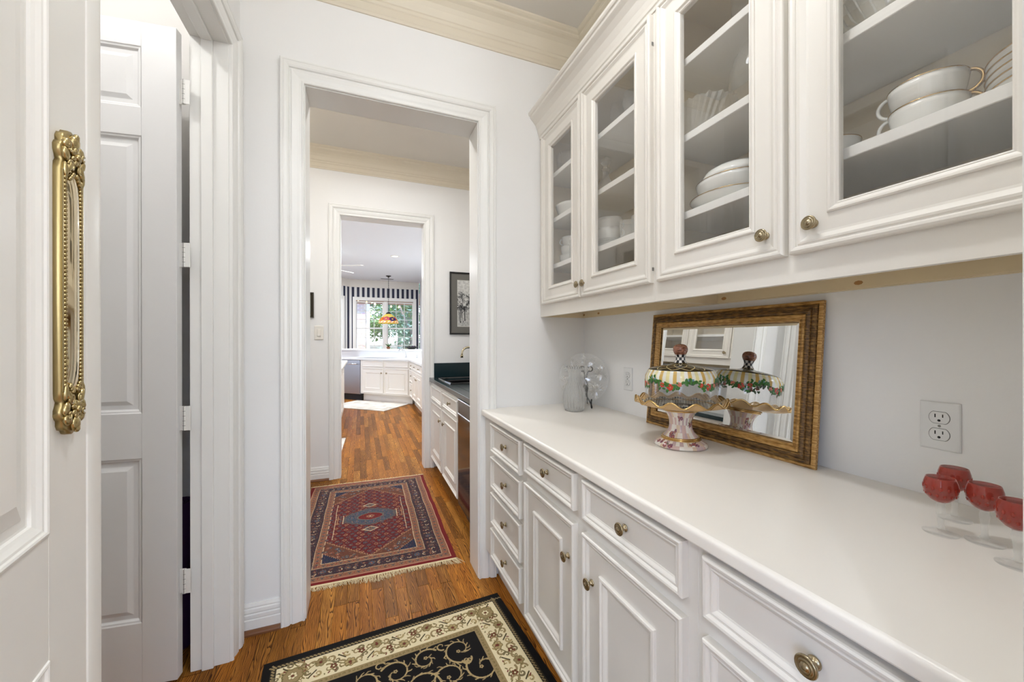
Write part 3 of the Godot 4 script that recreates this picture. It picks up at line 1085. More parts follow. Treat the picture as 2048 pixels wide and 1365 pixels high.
func build_base_cabinets() -> void:
	var xf := 0.6265
	var m: Material = M["base_paint"]
	var bot := 0.165
	# z of the fronts as seen in the photograph, turned into local x about the origin z
	var zo := -1.655
	base_cabinet("white bank of four drawers against the wall by the opening", Vector3(xf, 0, zo), -PI / 2, -0.348, 0.2225, 0.60, 0.8834, bot, 0.075, [
		[-1.853 - zo, -1.470 - zo, [["drawer", 0.726, 0.868, -1.660 - zo + 0.008, 0.797], ["drawer", 0.545, 0.700, -0.005 + 0.008, 0.622], ["drawer", 0.365, 0.520, 0.003, 0.442], ["drawer", 0.195, 0.340, 0.003, 0.267]]]], m)
	zo = -1.005
	base_cabinet("white base cabinet with two drawers over two panelled doors", Vector3(xf, 0, zo), -PI / 2, -0.427, 0.4255, 0.60, 0.8834, bot, 0.075, [
		[-1.424 - zo, -1.037 - zo, [["drawer", 0.757, 0.872, -1.230 - zo, 0.815], ["door", 0.180, 0.716, -1.081 - zo, 0.596]]],
		[-0.987 - zo, -0.605 - zo, [["drawer", 0.755, 0.872, -0.796 - zo, 0.813], ["door", 0.180, 0.715, -0.945 - zo, 0.588]]]], m)
	zo = -0.345
	base_cabinet("white base cabinet nearest the viewer with one wide drawer", Vector3(xf, 0, zo), -PI / 2, -0.2344, 0.235, 0.60, 0.8834, bot, 0.075, [
		[-0.555 - zo, -0.170 - zo, [["drawer", 0.753, 0.871, -0.3625 - zo, 0.812], ["door", 0.180, 0.713, -0.52 - zo, 0.60]]]], m)
	# the continuous worktop with its rounded nose
	var w := mb(true)
	var nose := [Vector2(0.0, 0.0), Vector2(0.0, 0.0302), Vector2(0.6445, 0.0302), Vector2(0.6482, 0.0292), Vector2(0.6514, 0.0268), Vector2(0.6531, 0.0235), Vector2(0.6537, 0.0195), Vector2(0.6537, 0.0035), Vector2(0.6525, 0.001), Vector2(0.650, 0.0)]
	var wst := mb(false)
	for k in nose.size():
		var p: Vector2 = nose[k]
		var q: Vector2 = nose[(k + 1) % nose.size()]
		var a := Vector3(RIGHT - 0.0005 - p.x, 0.8838 + p.y, -2.0045)
		var b := Vector3(RIGHT - 0.0005 - q.x, 0.8838 + q.y, -2.0045)
		var off := Vector3(0, 0, 1.8985)
		wst.set_smooth_group(1 if k >= 2 and k <= 6 else -1)
		quad(wst, a, b, b + off, a + off)
	wst.set_smooth_group(-1)
	for e in [[-2.0045, true], [-0.106, false]]:
		var poly := PackedVector2Array()
		for p in nose:
			poly.append(p)
		var idx := Geometry2D.triangulate_polygon(poly)
		for k in range(0, idx.size(), 3):
			var t := []
			for j in 3:
				t.append(Vector3(RIGHT - 0.0005 - poly[idx[k + j]].x, 0.8838 + poly[idx[k + j]].y, e[0]))
			if ((t[1] - t[0]).cross(t[2] - t[0]).z > 0) == e[1]:
				t.reverse()
			tri(wst, t[0], t[1], t[2])
	tag(obj("worktop", wst, M["counter_white"]), "long white pantry worktop with a rounded front edge", "worktop")


func glass_door(parent: Node, r: Rect2, knob_x: float, m: Material, knob_y := 1.547) -> void:
	var st := mb()
	rings(st, r, GLASS_PROF, Transform3D.IDENTITY, false)
	# the back of the frame
	rings(st, r, [[0.097, -0.010], [0.0, -0.0005]], Transform3D.IDENTITY, false)
	var d := obj("door", st, m, parent)
	var g := mb()
	box(g, Vector3(r.position.x + 0.0972, r.position.y + 0.0972, -0.0022), Vector3(r.end.x - 0.0972, r.end.y - 0.0972, 0.0008))
	obj("pane", g, M["pane"], d)
	add_knob(d, knob_x, knob_y, 0.0095)


# A wall cabinet: origin at the floor line below its face frame; box with open front behind a face frame.
func wall_cabinet(label: String, at: Vector3, turn: float, x0: float, x1: float, depth: float, frame: Array, shelves: Array, group := "") -> Node3D:
	var t := thing("wall_cabinet", label, "cabinet", at, turn, group)
	var m: Material = M["cabinet_paint"]
	var lo := 1.4205
	var hi := 2.470
	var back := -depth
	var st := mb()
	box(st, Vector3(x0, lo, back), Vector3(x0 + 0.016, hi, -0.019))
	box(st, Vector3(x1 - 0.016, lo, back), Vector3(x1, hi, -0.019))
	box(st, Vector3(x0 + 0.016, lo, back), Vector3(x1 - 0.016, hi, back + 0.008))
	box(st, Vector3(x0 + 0.016, 1.462, back + 0.008), Vector3(x1 - 0.016, 1.480, -0.019))
	box(st, Vector3(x0 + 0.016, 2.440, back + 0.008), Vector3(x1 - 0.016, 2.458, -0.019))
	obj("carcass", st, M["cabinet_inside"], t)
	var f := mb()
	box(f, Vector3(x0, lo, -0.019), Vector3(x1, 1.520, 0))
	box(f, Vector3(x0, 2.400, -0.019), Vector3(x1, hi, 0))
	for e in frame:
		box(f, Vector3(e[0], 1.520, -0.019), Vector3(e[1], 2.400, 0))
	obj("face_frame", f, m, t)
	for y in shelves:
		var s := mb()
		soft_box(s, Vector3(x0 + 0.0165, y - 0.025, back + 0.009), Vector3(x1 - 0.0165, y, -0.024), 0.0015)
		obj("shelf", s, M["shelf_paint"], t)
	return t


func build_wall_cabinets() -> void:
	var m: Material = M["cabinet_paint"]
	var xf := 0.9639
	var depth := RIGHT - xf - 0.001
	var zo := -1.540
	var a := wall_cabinet("white glazed wall cabinet next to the opening wall, holding cups and a decanter", Vector3(xf, 0, zo), -PI / 2, -2.0045 - zo, -1.0755 - zo, depth, [[-2.0045 - zo, -1.90 - zo], [-1.56 - zo, -1.51 - zo], [-1.13 - zo, -1.0755 - zo]], [1.705, 1.958, 2.206])
	glass_door(a, rect(-1.958 - zo, -1.548 - zo, 1.4865, 2.432), -1.566 - zo, m)
	glass_door(a, rect(-1.538 - zo, -1.082 - zo, 1.4865, 2.432), -1.466 - zo - 0.05, m)
	zo = -0.590
	var b := wall_cabinet("white glazed wall cabinet nearest the viewer, holding gold-rimmed china", Vector3(xf, 0, zo), -PI / 2, -1.0745 - zo, -0.107 - zo, depth, [[-1.0745 - zo, -1.0 - zo], [-0.645 - zo, -0.585 - zo], [-0.17 - zo, -0.107 - zo]], [1.705, 1.958, 2.206])
	glass_door(b, rect(-1.052 - zo, -0.623 - zo, 1.4865, 2.434), -0.672 - zo, m)
	glass_door(b, rect(-0.611 - zo, -0.180 - zo, 1.4865, 2.434), -0.561 - zo, m)
	# small dark hinge screws on the door edges
	for e in [[a, -1.0815, 2.33], [a, -1.0815, 1.535]]:
		var s := mb()
		box(s, Vector3(e[1] - (-1.540) - 0.0005, e[2] - 0.006, 0.002), Vector3(e[1] - (-1.540) + 0.0012, e[2] + 0.006, 0.009))
		obj("hinge_screw", s, M["screw"], e[0])
	# crown on the cabinets
	var cr := mb()
	var prof := [Vector2(0.0, 0.0), Vector2(0.004, 0.0), Vector2(0.006, 0.012), Vector2(0.010, 0.016), Vector2(0.012, 0.028), Vector2(0.018, 0.050), Vector2(0.030, 0.076), Vector2(0.046, 0.096), Vector2(0.058, 0.106), Vector2(0.062, 0.110), Vector2(0.064, 0.119), Vector2(0.070, 0.122), Vector2(0.074, 0.128), Vector2(0.074, 0.140), Vector2(0.0, 0.140)]
	run_mould(cr, prof, Vector3(xf - 0.0004, 2.440, -2.004), Vector3(xf - 0.0004, 2.440, -0.107), Vector3(-1, 0, 0))
	box(cr, Vector3(xf, 2.471, -2.004), Vector3(RIGHT - 0.001, 2.580, -0.107))
	tag(obj("cabinet_crown", cr, m), "coved white crown running along the top of the wall cabinets", "moulding")
	# pine nailing strip under the cabinets, with knots
	var ns := mb()
	soft_box(ns, Vector3(RIGHT - 0.020, 1.4225, -2.003), Vector3(RIGHT - 0.0005, 1.4610, -0.108), 0.001)
	var strip := obj("nailing_strip", ns, M["pine"])
	tag(strip, "bare pine strip under the wall cabinets along the wall", "wood strip")
	for z in [-1.98, -1.83, -1.03, -0.62]:
		var kn := mb()
		blob(kn, Vector3(RIGHT - 0.0202, 1.437, z), Vector3(0.0006, 0.006, 0.011), Basis.IDENTITY, 10, 4)
		obj("knot", kn, M["knot"], strip)


# ---------------------------------------------------------------- rugs
func dab(img: Image, x: float, y: float, r: float, c: Color) -> void:
	if r < 0.8:
		var px := int(x)
		var py := int(y)
		if px >= 0 and py >= 0 and px < img.get_width() and py < img.get_height():
			img.set_pixel(px, py, c)
		return
	var n := int(ceil(r))
	for k in range(-n, n + 1):
		var w := sqrt(maxf(0.0, r * r - k * k))
		if w > 0.0:
			img.fill_rect(Rect2i(int(x - w), int(y) + k, maxi(1, int(2 * w)), 1), c)


func stroke(img: Image, pts: Array, r: float, c: Color, taper := false) -> void:
	for k in pts.size() - 1:
		var a: Vector2 = pts[k]
		var b: Vector2 = pts[k + 1]
		var n := maxi(1, int((b - a).length() / maxf(0.8, r * 0.7)))
		for j in n:
			var t := float(j) / n
			var p := a.lerp(b, t)
			dab(img, p.x, p.y, r * (1.0 - 0.7 * (k + t) / pts.size()) if taper else r, c)


func curl(at: Vector2, ang: float, r: float, turns: float, hand: float) -> Array:
	var pts := []
	for k in 30:
		var t := k / 29.0
		var rr := r * (1.0 - 0.85 * t)
		var a := ang + hand * t * turns * TAU
		pts.append(at + Vector2(cos(a), sin(a)) * rr)
	return pts


func flower(img: Image, at: Vector2, r: float, n: int, petal: Color, core: Color, rim: Color) -> void:
	for pass_ in 2:
		for k in n:
			var a := TAU * k / n + 0.3
			dab(img, at.x + cos(a) * r * 0.62, at.y + sin(a) * r * 0.62, r * (0.42 if pass_ == 0 else 0.30), rim if pass_ == 0 else petal)
	dab(img, at.x, at.y, r * 0.38, rim)
	dab(img, at.x, at.y, r * 0.26, core)


func frame_rect(img: Image, r: Rect2i, t: int, c: Color) -> void:
	img.fill_rect(Rect2i(r.position.x, r.position.y, r.size.x, t), c)
	img.fill_rect(Rect2i(r.position.x, r.end.y - t, r.size.x, t), c)
	img.fill_rect(Rect2i(r.position.x, r.position.y, t, r.size.y), c)
	img.fill_rect(Rect2i(r.end.x - t, r.position.y, t, r.size.y), c)


func rug_black() -> Image:  # 1 mm a pixel
	rng.seed = 99
	var w := 1000
	var h := 1500
	var img := Image.create(w, h, false, Image.FORMAT_RGB8)
	var black := srgb(20, 17, 16)
	var tan := srgb(150, 130, 92)
	var cream := srgb(222, 208, 170)
	var olive := srgb(120, 106, 66)
	var rust := srgb(110, 54, 44)
	var gold := srgb(172, 150, 106)
	img.fill(black)
	img.fill_rect(Rect2i(28, 28, w - 56, h - 56), srgb(52, 46, 34))
	# rope guard
	for side in 4:
		var n := (w if side < 2 else h) / 14
		for k in n:
			var s := 30.0 + k * 14.0
			var p := Vector2(s, 38) if side == 0 else Vector2(s, h - 38) if side == 1 else Vector2(38, s) if side == 2 else Vector2(w - 38, s)
			var d := Vector2(5, 4) if side < 2 else Vector2(4, 5)
			stroke(img, [p - d, p + d], 3.4, tan)
	img.fill_rect(Rect2i(48, 48, w - 96, h - 96), cream)
	# cream border: scrolling vine, blossoms and leaves
	var band := 118.0
	for side in 4:
		var length := float(w if side < 2 else h) - 2 * 48.0
		var step := 105.0
		var n := int(length / step)
		for k in range(n + 1):
			var s := 48.0 + 50.0 + k * step
			if s > length + 20.0:
				continue
			var place := func(u: float, v: float) -> Vector2:
				var q := Vector2(u, 48.0 + v)
				if side == 0:
					return q
				if side == 1:
					return Vector2(u, h - 48.0 - v)
				if side == 2:
					return Vector2(48.0 + v, u)
				return Vector2(w - 48.0 - v, u)
			var up := 1.0 if k % 2 == 0 else -1.0
			var mid := band * 0.5
			var vine := []
			for j in 15:
				var t := j / 14.0
				vine.append(place.call(s - 52 + t * 105, mid + sin(t * PI) * 26 * up))
			stroke(img, vine, 2.4, olive)
			for c in [[-30, 22, 20, 1.0], [28, -20, 21, -1.0], [-10, -28, 15, 1.0], [36, 26, 16, 1.0], [6, 34, 14, -1.0], [-46, -8, 13, -1.0], [48, -34, 13, 1.0]]:
				var ctr: Vector2 = place.call(s + c[0], mid + c[1] * up)
				stroke(img, curl(ctr, rng.randf() * TAU, c[2], 1.0, c[3] * up), 5.0, tan if c[2] > 15 else gold if c[2] > 13 else srgb(120, 106, 76), true)
			flower(img, place.call(s, mid + 24 * up), 22, 6, gold if k % 2 == 0 else tan, rust, olive)
			flower(img, place.call(s + 46, mid - 16 * up), 14, 5, rust, cream, olive)
			for c in 12:
				var lp: Vector2 = place.call(s - 50 + c * 9, mid + (34 if c % 2 == 0 else -36) * up + rng.randf() * 8)
				stroke(img, [lp, lp + Vector2(rng.randf_range(-9, 9), rng.randf_range(-9, 9))], 2.6, olive if c % 3 else rust)
			stroke(img, [place.call(s - 40, mid - 34 * up), place.call(s - 14, mid - 8 * up)], 3.0, srgb(74, 64, 44))
	for cx in [48.0 + band / 2, w - 48.0 - band / 2]:
		for cy in [48.0 + band / 2, h - 48.0 - band / 2]:
			flower(img, Vector2(cx, cy), 38, 8, tan, rust, olive)
			flower(img, Vector2(cx, cy), 18, 6, cream, rust, olive)
	# inner guard
	var i0 := 48 + int(band)
	img.fill_rect(Rect2i(i0, i0, w - 2 * i0, h - 2 * i0), tan)
	for side in 4:
		var n := ((w if side < 2 else h) - 2 * i0) / 16
		for k in n:
			var s := i0 + 8.0 + k * 16.0
			var p := Vector2(s, i0 + 13) if side == 0 else Vector2(s, h - i0 - 13) if side == 1 else Vector2(i0 + 13, s) if side == 2 else Vector2(w - i0 - 13, s)
			stroke(img, curl(p, k * 1.3, 6, 0.8, 1.0), 1.8, olive)
	var i1 := i0 + 26
	img.fill_rect(Rect2i(i1, i1, w - 2 * i1, h - 2 * i1), black)
	# black field: acanthus scrolls
	var field := Image.create(w - 2 * i1, h - 2 * i1, false, Image.FORMAT_RGB8)
	field.fill(black)
	var fw := field.get_width()
	var fh := field.get_height()
	for gy in 9:
		for gx in 5:
			var p := Vector2((gx + 0.5 + (0.25 if gy % 2 else -0.25)) * fw / 5.0, (gy + 0.5) * fh / 9.0)
			var hand := 1.0 if (gx + gy) % 2 == 0 else -1.0
			var a0 := gx * 1.9 + gy * 2.7
			var arm := curl(p + Vector2(rng.randf_range(-14, 14), rng.randf_range(-14, 14)), a0, rng.randf_range(52, 74), 1.15, hand)
			stroke(field, arm, 4.6, gold, true)
			for k in range(1, 27, 2):
				var q: Vector2 = arm[k]
				var out := (q - p).normalized()
				var side_v := out.orthogonal() * hand
				stroke(field, [q, q + out * rng.randf_range(5, 15) + side_v * 9, q + out * rng.randf_range(8, 20) + side_v * rng.randf_range(12, 24)], 3.4, tan if k % 4 == 1 else gold, true)
			stroke(field, curl(p + Vector2(cos(a0), sin(a0)) * 74, a0 + 2.0, 22, 0.9, -hand), 4.2, gold, true)
			flower(field, arm[29], 9, 5, gold, black, tan)
	img.blit_rect(field, Rect2i(0, 0, fw, fh), Vector2i(i1, i1))
	return img


func rug_red() -> Image:  # 0.615 px a millimetre
	rng.seed = 17
	var w := 580
	var h := 960
	var img := Image.create(w, h, false, Image.FORMAT_RGB8)
	var red := srgb(112, 28, 28)
	var field := srgb(98, 30, 32)
	var navy := srgb(42, 44, 66)
	var blue := srgb(72, 88, 106)
	var tan := srgb(168, 128, 92)
	var cream := srgb(206, 182, 146)
	var rose := srgb(156, 92, 72)
	var brown := srgb(84, 58, 46)
	var slate := srgb(88, 84, 84)
	img.fill(red)
	img.fill_rect(Rect2i(16, 14, w - 32, h - 28), cream)
	img.fill_rect(Rect2i(18, 16, w - 36, h - 32), rose)
	var guard := func(inset: int, width: int) -> void:
		img.fill_rect(Rect2i(inset, inset, w - 2 * inset, h - 2 * inset), srgb(138, 98, 74))
		for side in 4:
			var n := ((w if side < 2 else h) - 2 * inset) / 14
			for k in n:
				var s := inset + 7.0 + k * 14.0
				var m := inset + width * 0.5
				var p := Vector2(s, m) if side == 0 else Vector2(s, h - m) if side == 1 else Vector2(m, s) if side == 2 else Vector2(w - m, s)
				var along := Vector2(1, 0) if side < 2 else Vector2(0, 1)
				var across := Vector2(0, 1) if side < 2 else Vector2(1, 0)
				stroke(img, [p - along * 5 - across * 5, p + across * 5, p + along * 5 - across * 5], 1.6, rose if k % 2 else slate)
				dab(img, p.x, p.y, 2.2, red if k % 2 else navy)
	guard.call(20, 24)
	img.fill_rect(Rect2i(44, 44, w - 88, h - 88), cream)
	img.fill_rect(Rect2i(46, 46, w - 92, h - 92), srgb(58, 44, 50))
	for side in 4:  # main border: rosettes, hooked leaves, buds
		var n := ((w if side < 2 else h) - 92) / 26
		for k in n:
			var s := 46.0 + 13.0 + k * 26.0
			var m := 46.0 + 26.0
			var p := Vector2(s, m) if side == 0 else Vector2(s, h - m) if side == 1 else Vector2(m, s) if side == 2 else Vector2(w - m, s)
			var across := Vector2(0, 1) if side < 2 else Vector2(1, 0)
			var along := Vector2(1, 0) if side < 2 else Vector2(0, 1)
			if k % 3 == 0:
				flower(img, p, 12, 7, blue if k % 2 else slate, rose, brown)
			else:
				stroke(img, curl(p + across * 6, k * 1.1, 9, 0.7, 1.0 if k % 2 else -1.0), 2.2, cream, true)
				flower(img, p - across * 10, 6, 5, rose, cream, brown)
			for c in 6:
				var q := p + across * rng.randf_range(-22, 22) + along * rng.randf_range(-11, 11)
				dab(img, q.x, q.y, rng.randf_range(1.4, 2.8), [red, rose, tan, blue, brown, slate][rng.randi() % 6])
	img.fill_rect(Rect2i(98, 98, w - 196, h - 196), cream)
	guard.call(100, 24)
	img.fill_rect(Rect2i(124, 124, w - 248, h - 248), cream)
	img.fill_rect(Rect2i(127, 127, w - 254, h - 254), field)
	# herati field
	var cell := 26.0
	for gy in 30:
		for gx in 15:
			var p := Vector2(130 + gx * cell + (13 if gy % 2 else 0), 138 + gy * 23.5)
			if p.x > w - 134 or p.y > h - 134:
				continue
			if (gx + gy) % 2 == 0:
				flower(img, p, 8.5, 6, slate, rose, navy)
			else:
				stroke(img, [p + Vector2(-8, 0), p + Vector2(0, -8), p + Vector2(8, 0), p + Vector2(0, 8), p + Vector2(-8, 0)], 1.5, tan if gx % 3 else slate)
				dab(img, p.x, p.y, 3.0, red)
			for c in 5:
				dab(img, p.x + rng.randf_range(-12, 12), p.y + rng.randf_range(-11, 11), rng.randf_range(1.0, 2.3), [red, rose, slate, brown, blue, tan][rng.randi() % 6])
	# stepped spandrels with navy triangles in the corners
	for cx in 2:
		for cy in 2:
			var o := Vector2(127 if cx == 0 else w - 127, 127 if cy == 0 else h - 127)
			var sx := 1.0 if cx == 0 else -1.0
			var sy := 1.0 if cy == 0 else -1.0
			for k in 18:
				var len := 160.0 - k * 9.0
				var y0 := o.y + sy * k * 9.0
				var x0 := minf(o.x, o.x + sx * len)
				img.fill_rect(Rect2i(int(x0), int(minf(y0, y0 + sy * 9)), int(len), 9), srgb(104, 62, 46))
				img.fill_rect(Rect2i(int(o.x + sx * len) - 2, int(minf(y0, y0 + sy * 9)), 4, 9), tan)
				img.fill_rect(Rect2i(int(minf(o.x + sx * len, o.x + sx * (len - 9))), int(y0 + sy * 8), 9, 3), tan)
			for k in 44:
				var q := o + Vector2(sx * rng.randf_range(8, 120), sy * rng.randf_range(8, 120))
				if (q - o).abs().x + (q - o).abs().y < 140:
					flower(img, q, rng.randf_range(5, 10), 6, [slate, rose, blue][k % 3], cream, brown)
			for k in 9:
				var len := 66.0 - k * 7.0
				var y0 := o.y + sy * k * 7.0
				img.fill_rect(Rect2i(int(minf(o.x, o.x + sx * len)), int(minf(y0, y0 + sy * 7)), int(len), 7), srgb(42, 46, 66))
				img.fill_rect(Rect2i(int(o.x + sx * len) - 2, int(minf(y0, y0 + sy * 7)), 3, 7), tan)
	# long cream lines beside the field
	for x in [146, w - 150]:
		img.fill_rect(Rect2i(x, 300, 3, h - 600), cream)
	# medallion: slate hexagon, blue ring, red heart
	var c0 := Vector2(w / 2.0, h / 2.0)
	for e in [[112.0, 92.0, slate], [100.0, 80.0, srgb(70, 80, 92)], [58.0, 44.0, srgb(104, 100, 92)], [50.0, 36.0, red]]:
		for y in range(-int(e[1]), int(e[1]) + 1):
			var half: float = e[0] * (1.0 - pow(absf(y) / e[1], 2.4))
			img.fill_rect(Rect2i(int(c0.x - half), int(c0.y) + y, int(2 * half), 1), e[2])
	for k in 90:
		var a := rng.randf() * TAU
		var r := rng.randf_range(58, 92)
		dab(img, c0.x + cos(a) * r, c0.y + sin(a) * r * 0.78, rng.randf_range(1.5, 3.4), [navy, tan, slate, rose, blue][k % 5])
	for k in 8:
		var a := TAU * k / 8
		flower(img, c0 + Vector2(cos(a) * 76, sin(a) * 60), 10, 6, srgb(96, 112, 128), rose, navy)
	flower(img, c0, 20, 8, rose, cream, brown)
	for s in [-1.0, 1.0]:
		for k in 3:
			img.fill_rect(Rect2i(int(c0.x + s * (112 + k * 11)) - 2, int(c0.y) - 44, 4, 88), [cream, slate, tan][k])
		var q := c0 + Vector2(0, s * 128)
		for k in 26:
			var half := 34.0 * (1.0 - k / 26.0)
			for sg in [-1, 1]:
				img.fill_rect(Rect2i(int(q.x - half), int(q.y) + sg * k, int(2 * half), 1), cream)
		for k in 20:
			var half := 25.0 * (1.0 - k / 20.0)
			for sg in [-1, 1]:
				img.fill_rect(Rect2i(int(q.x - half), int(q.y) + sg * k, int(2 * half), 1), slate)
		flower(img, q, 8, 5, tan, red, brown)
	for k in 15000:   # the knots' own irregularity
		var q := Vector2(rng.randf_range(20, w - 20), rng.randf_range(20, h - 20))
		dab(img, q.x, q.y, rng.randf_range(0.5, 1.7), [brown, field, slate, navy, rose, red, brown, tan][rng.randi() % 8])
	return img


func rug_mat(called: String, img: Image) -> StandardMaterial3D:
	var m := mat(called, Color.WHITE, 0.95, 0.0, 0.2)
	m.albedo_texture = tex_of(img)
	m.rim_enabled = true
	m.rim = 0.15
	m.rim_tint = 0.5
	return m


func rug_slab(w: float, l: float, h: float, nx := 40, nz := 60, wave := 0.0) -> SurfaceTool:
	var st := mb(true)
	var n := FastNoiseLite.new()
	n.seed = 4
	n.frequency = 2.2
	var at := func(i: int, j: int) -> Vector3:
		var x := (float(i) / nx - 0.5) * w
		var z := (float(j) / nz - 0.5) * l
		return Vector3(x + n.get_noise_2d(z * 1.0, 9.0) * wave * 1.5, h + absf(n.get_noise_2d(x, z)) * wave, z + n.get_noise_2d(x * 1.0, 3.0) * wave)
	for i in nx:
		for j in nz:
			var p := [at.call(i, j + 1), at.call(i + 1, j + 1), at.call(i + 1, j), at.call(i, j)]
			quad_uv(st, p, [Vector2(float(i) / nx, float(j + 1) / nz), Vector2(float(i + 1) / nx, float(j + 1) / nz), Vector2(float(i + 1) / nx, float(j) / nz), Vector2(float(i) / nx, float(j) / nz)])
	st.set_smooth_group(-1)
	for i in nx:
		for e in [[0, i + 1, i], [nz, i, i + 1]]:
			var a: Vector3 = at.call(e[1], e[0])
			var b: Vector3 = at.call(e[2], e[0])
			var v := 0.002 if e[0] == 0 else 0.998
			quad_uv(st, [Vector3(a.x, 0, a.z), Vector3(b.x, 0, b.z), b, a], [Vector2(float(e[1]) / nx, v), Vector2(float(e[2]) / nx, v), Vector2(float(e[2]) / nx, v), Vector2(float(e[1]) / nx, v)])
	for j in nz:
		for e in [[0, j, j + 1], [nx, j + 1, j]]:
			var a: Vector3 = at.call(e[0], e[1])
			var b: Vector3 = at.call(e[0], e[2])
			var u := 0.002 if e[0] == 0 else 0.998
			quad_uv(st, [Vector3(a.x, 0, a.z), Vector3(b.x, 0, b.z), b, a], [Vector2(u, float(e[1]) / nz), Vector2(u, float(e[2]) / nz), Vector2(u, float(e[2]) / nz), Vector2(u, float(e[1]) / nz)])
	return st


func build_rugs() -> void:
	var t := thing("area_rug", "black and cream rug with leafy scrolls in front of the white base cabinets", "rug", Vector3(0.195, 0.001, -1.057), deg_to_rad(4.1))
	var b := rug_slab(1.0, 1.5, 0.008)
	obj("pile", b, rug_mat("rug_black", rug_black()), t)
	var r := thing("area_rug", "red and navy oriental rug with fringed ends lying in the hall", "rug", Vector3(0.062, 0.001, -2.995), deg_to_rad(-0.9))
	obj("pile", rug_slab(0.945, 1.50, 0.006, 40, 60, 0.004), rug_mat("rug_red", rug_red()), r)
	mat("fringe", srgb(226, 206, 166), 0.95)
	rng.seed = 12
	for s in [1.0, -1.0]:
		var f := mb(true)
		var kilim := mb()
		box(kilim, Vector3(-0.47, 0.0005, s * 0.748 - (0.0 if s > 0 else 0.014)), Vector3(0.47, 0.005, s * 0.748 + (0.014 if s > 0 else 0.0)))
		obj("woven_end", kilim, M["fringe"], r)
		for k in 400:
			var x := -0.475 + 0.95 * k / 399.0
			var patch: float = 1.0 + (0.7 * maxf(0.0, sin(x * 13.0 + 1.2)) if s > 0 else -0.35)
			var len := rng.randf_range(0.022, 0.040) * patch
			var sway := rng.randf_range(-0.014, 0.020) + (0.022 * smoothstep(0.38, 0.475, x) if s > 0 else 0.0)
			tube(f, [Vector3(x, 0.004, s * 0.752), Vector3(x + sway * 0.5, rng.randf_range(0.002, 0.006), s * (0.762 + len * 0.5)), Vector3(x + sway, 0.0015, s * (0.762 + len))], [0.0013, 0.0013, 0.0008], 4)
		var fo := obj("fringe", f, M["fringe"], r)
		fo.set_meta("kind", "stuff")


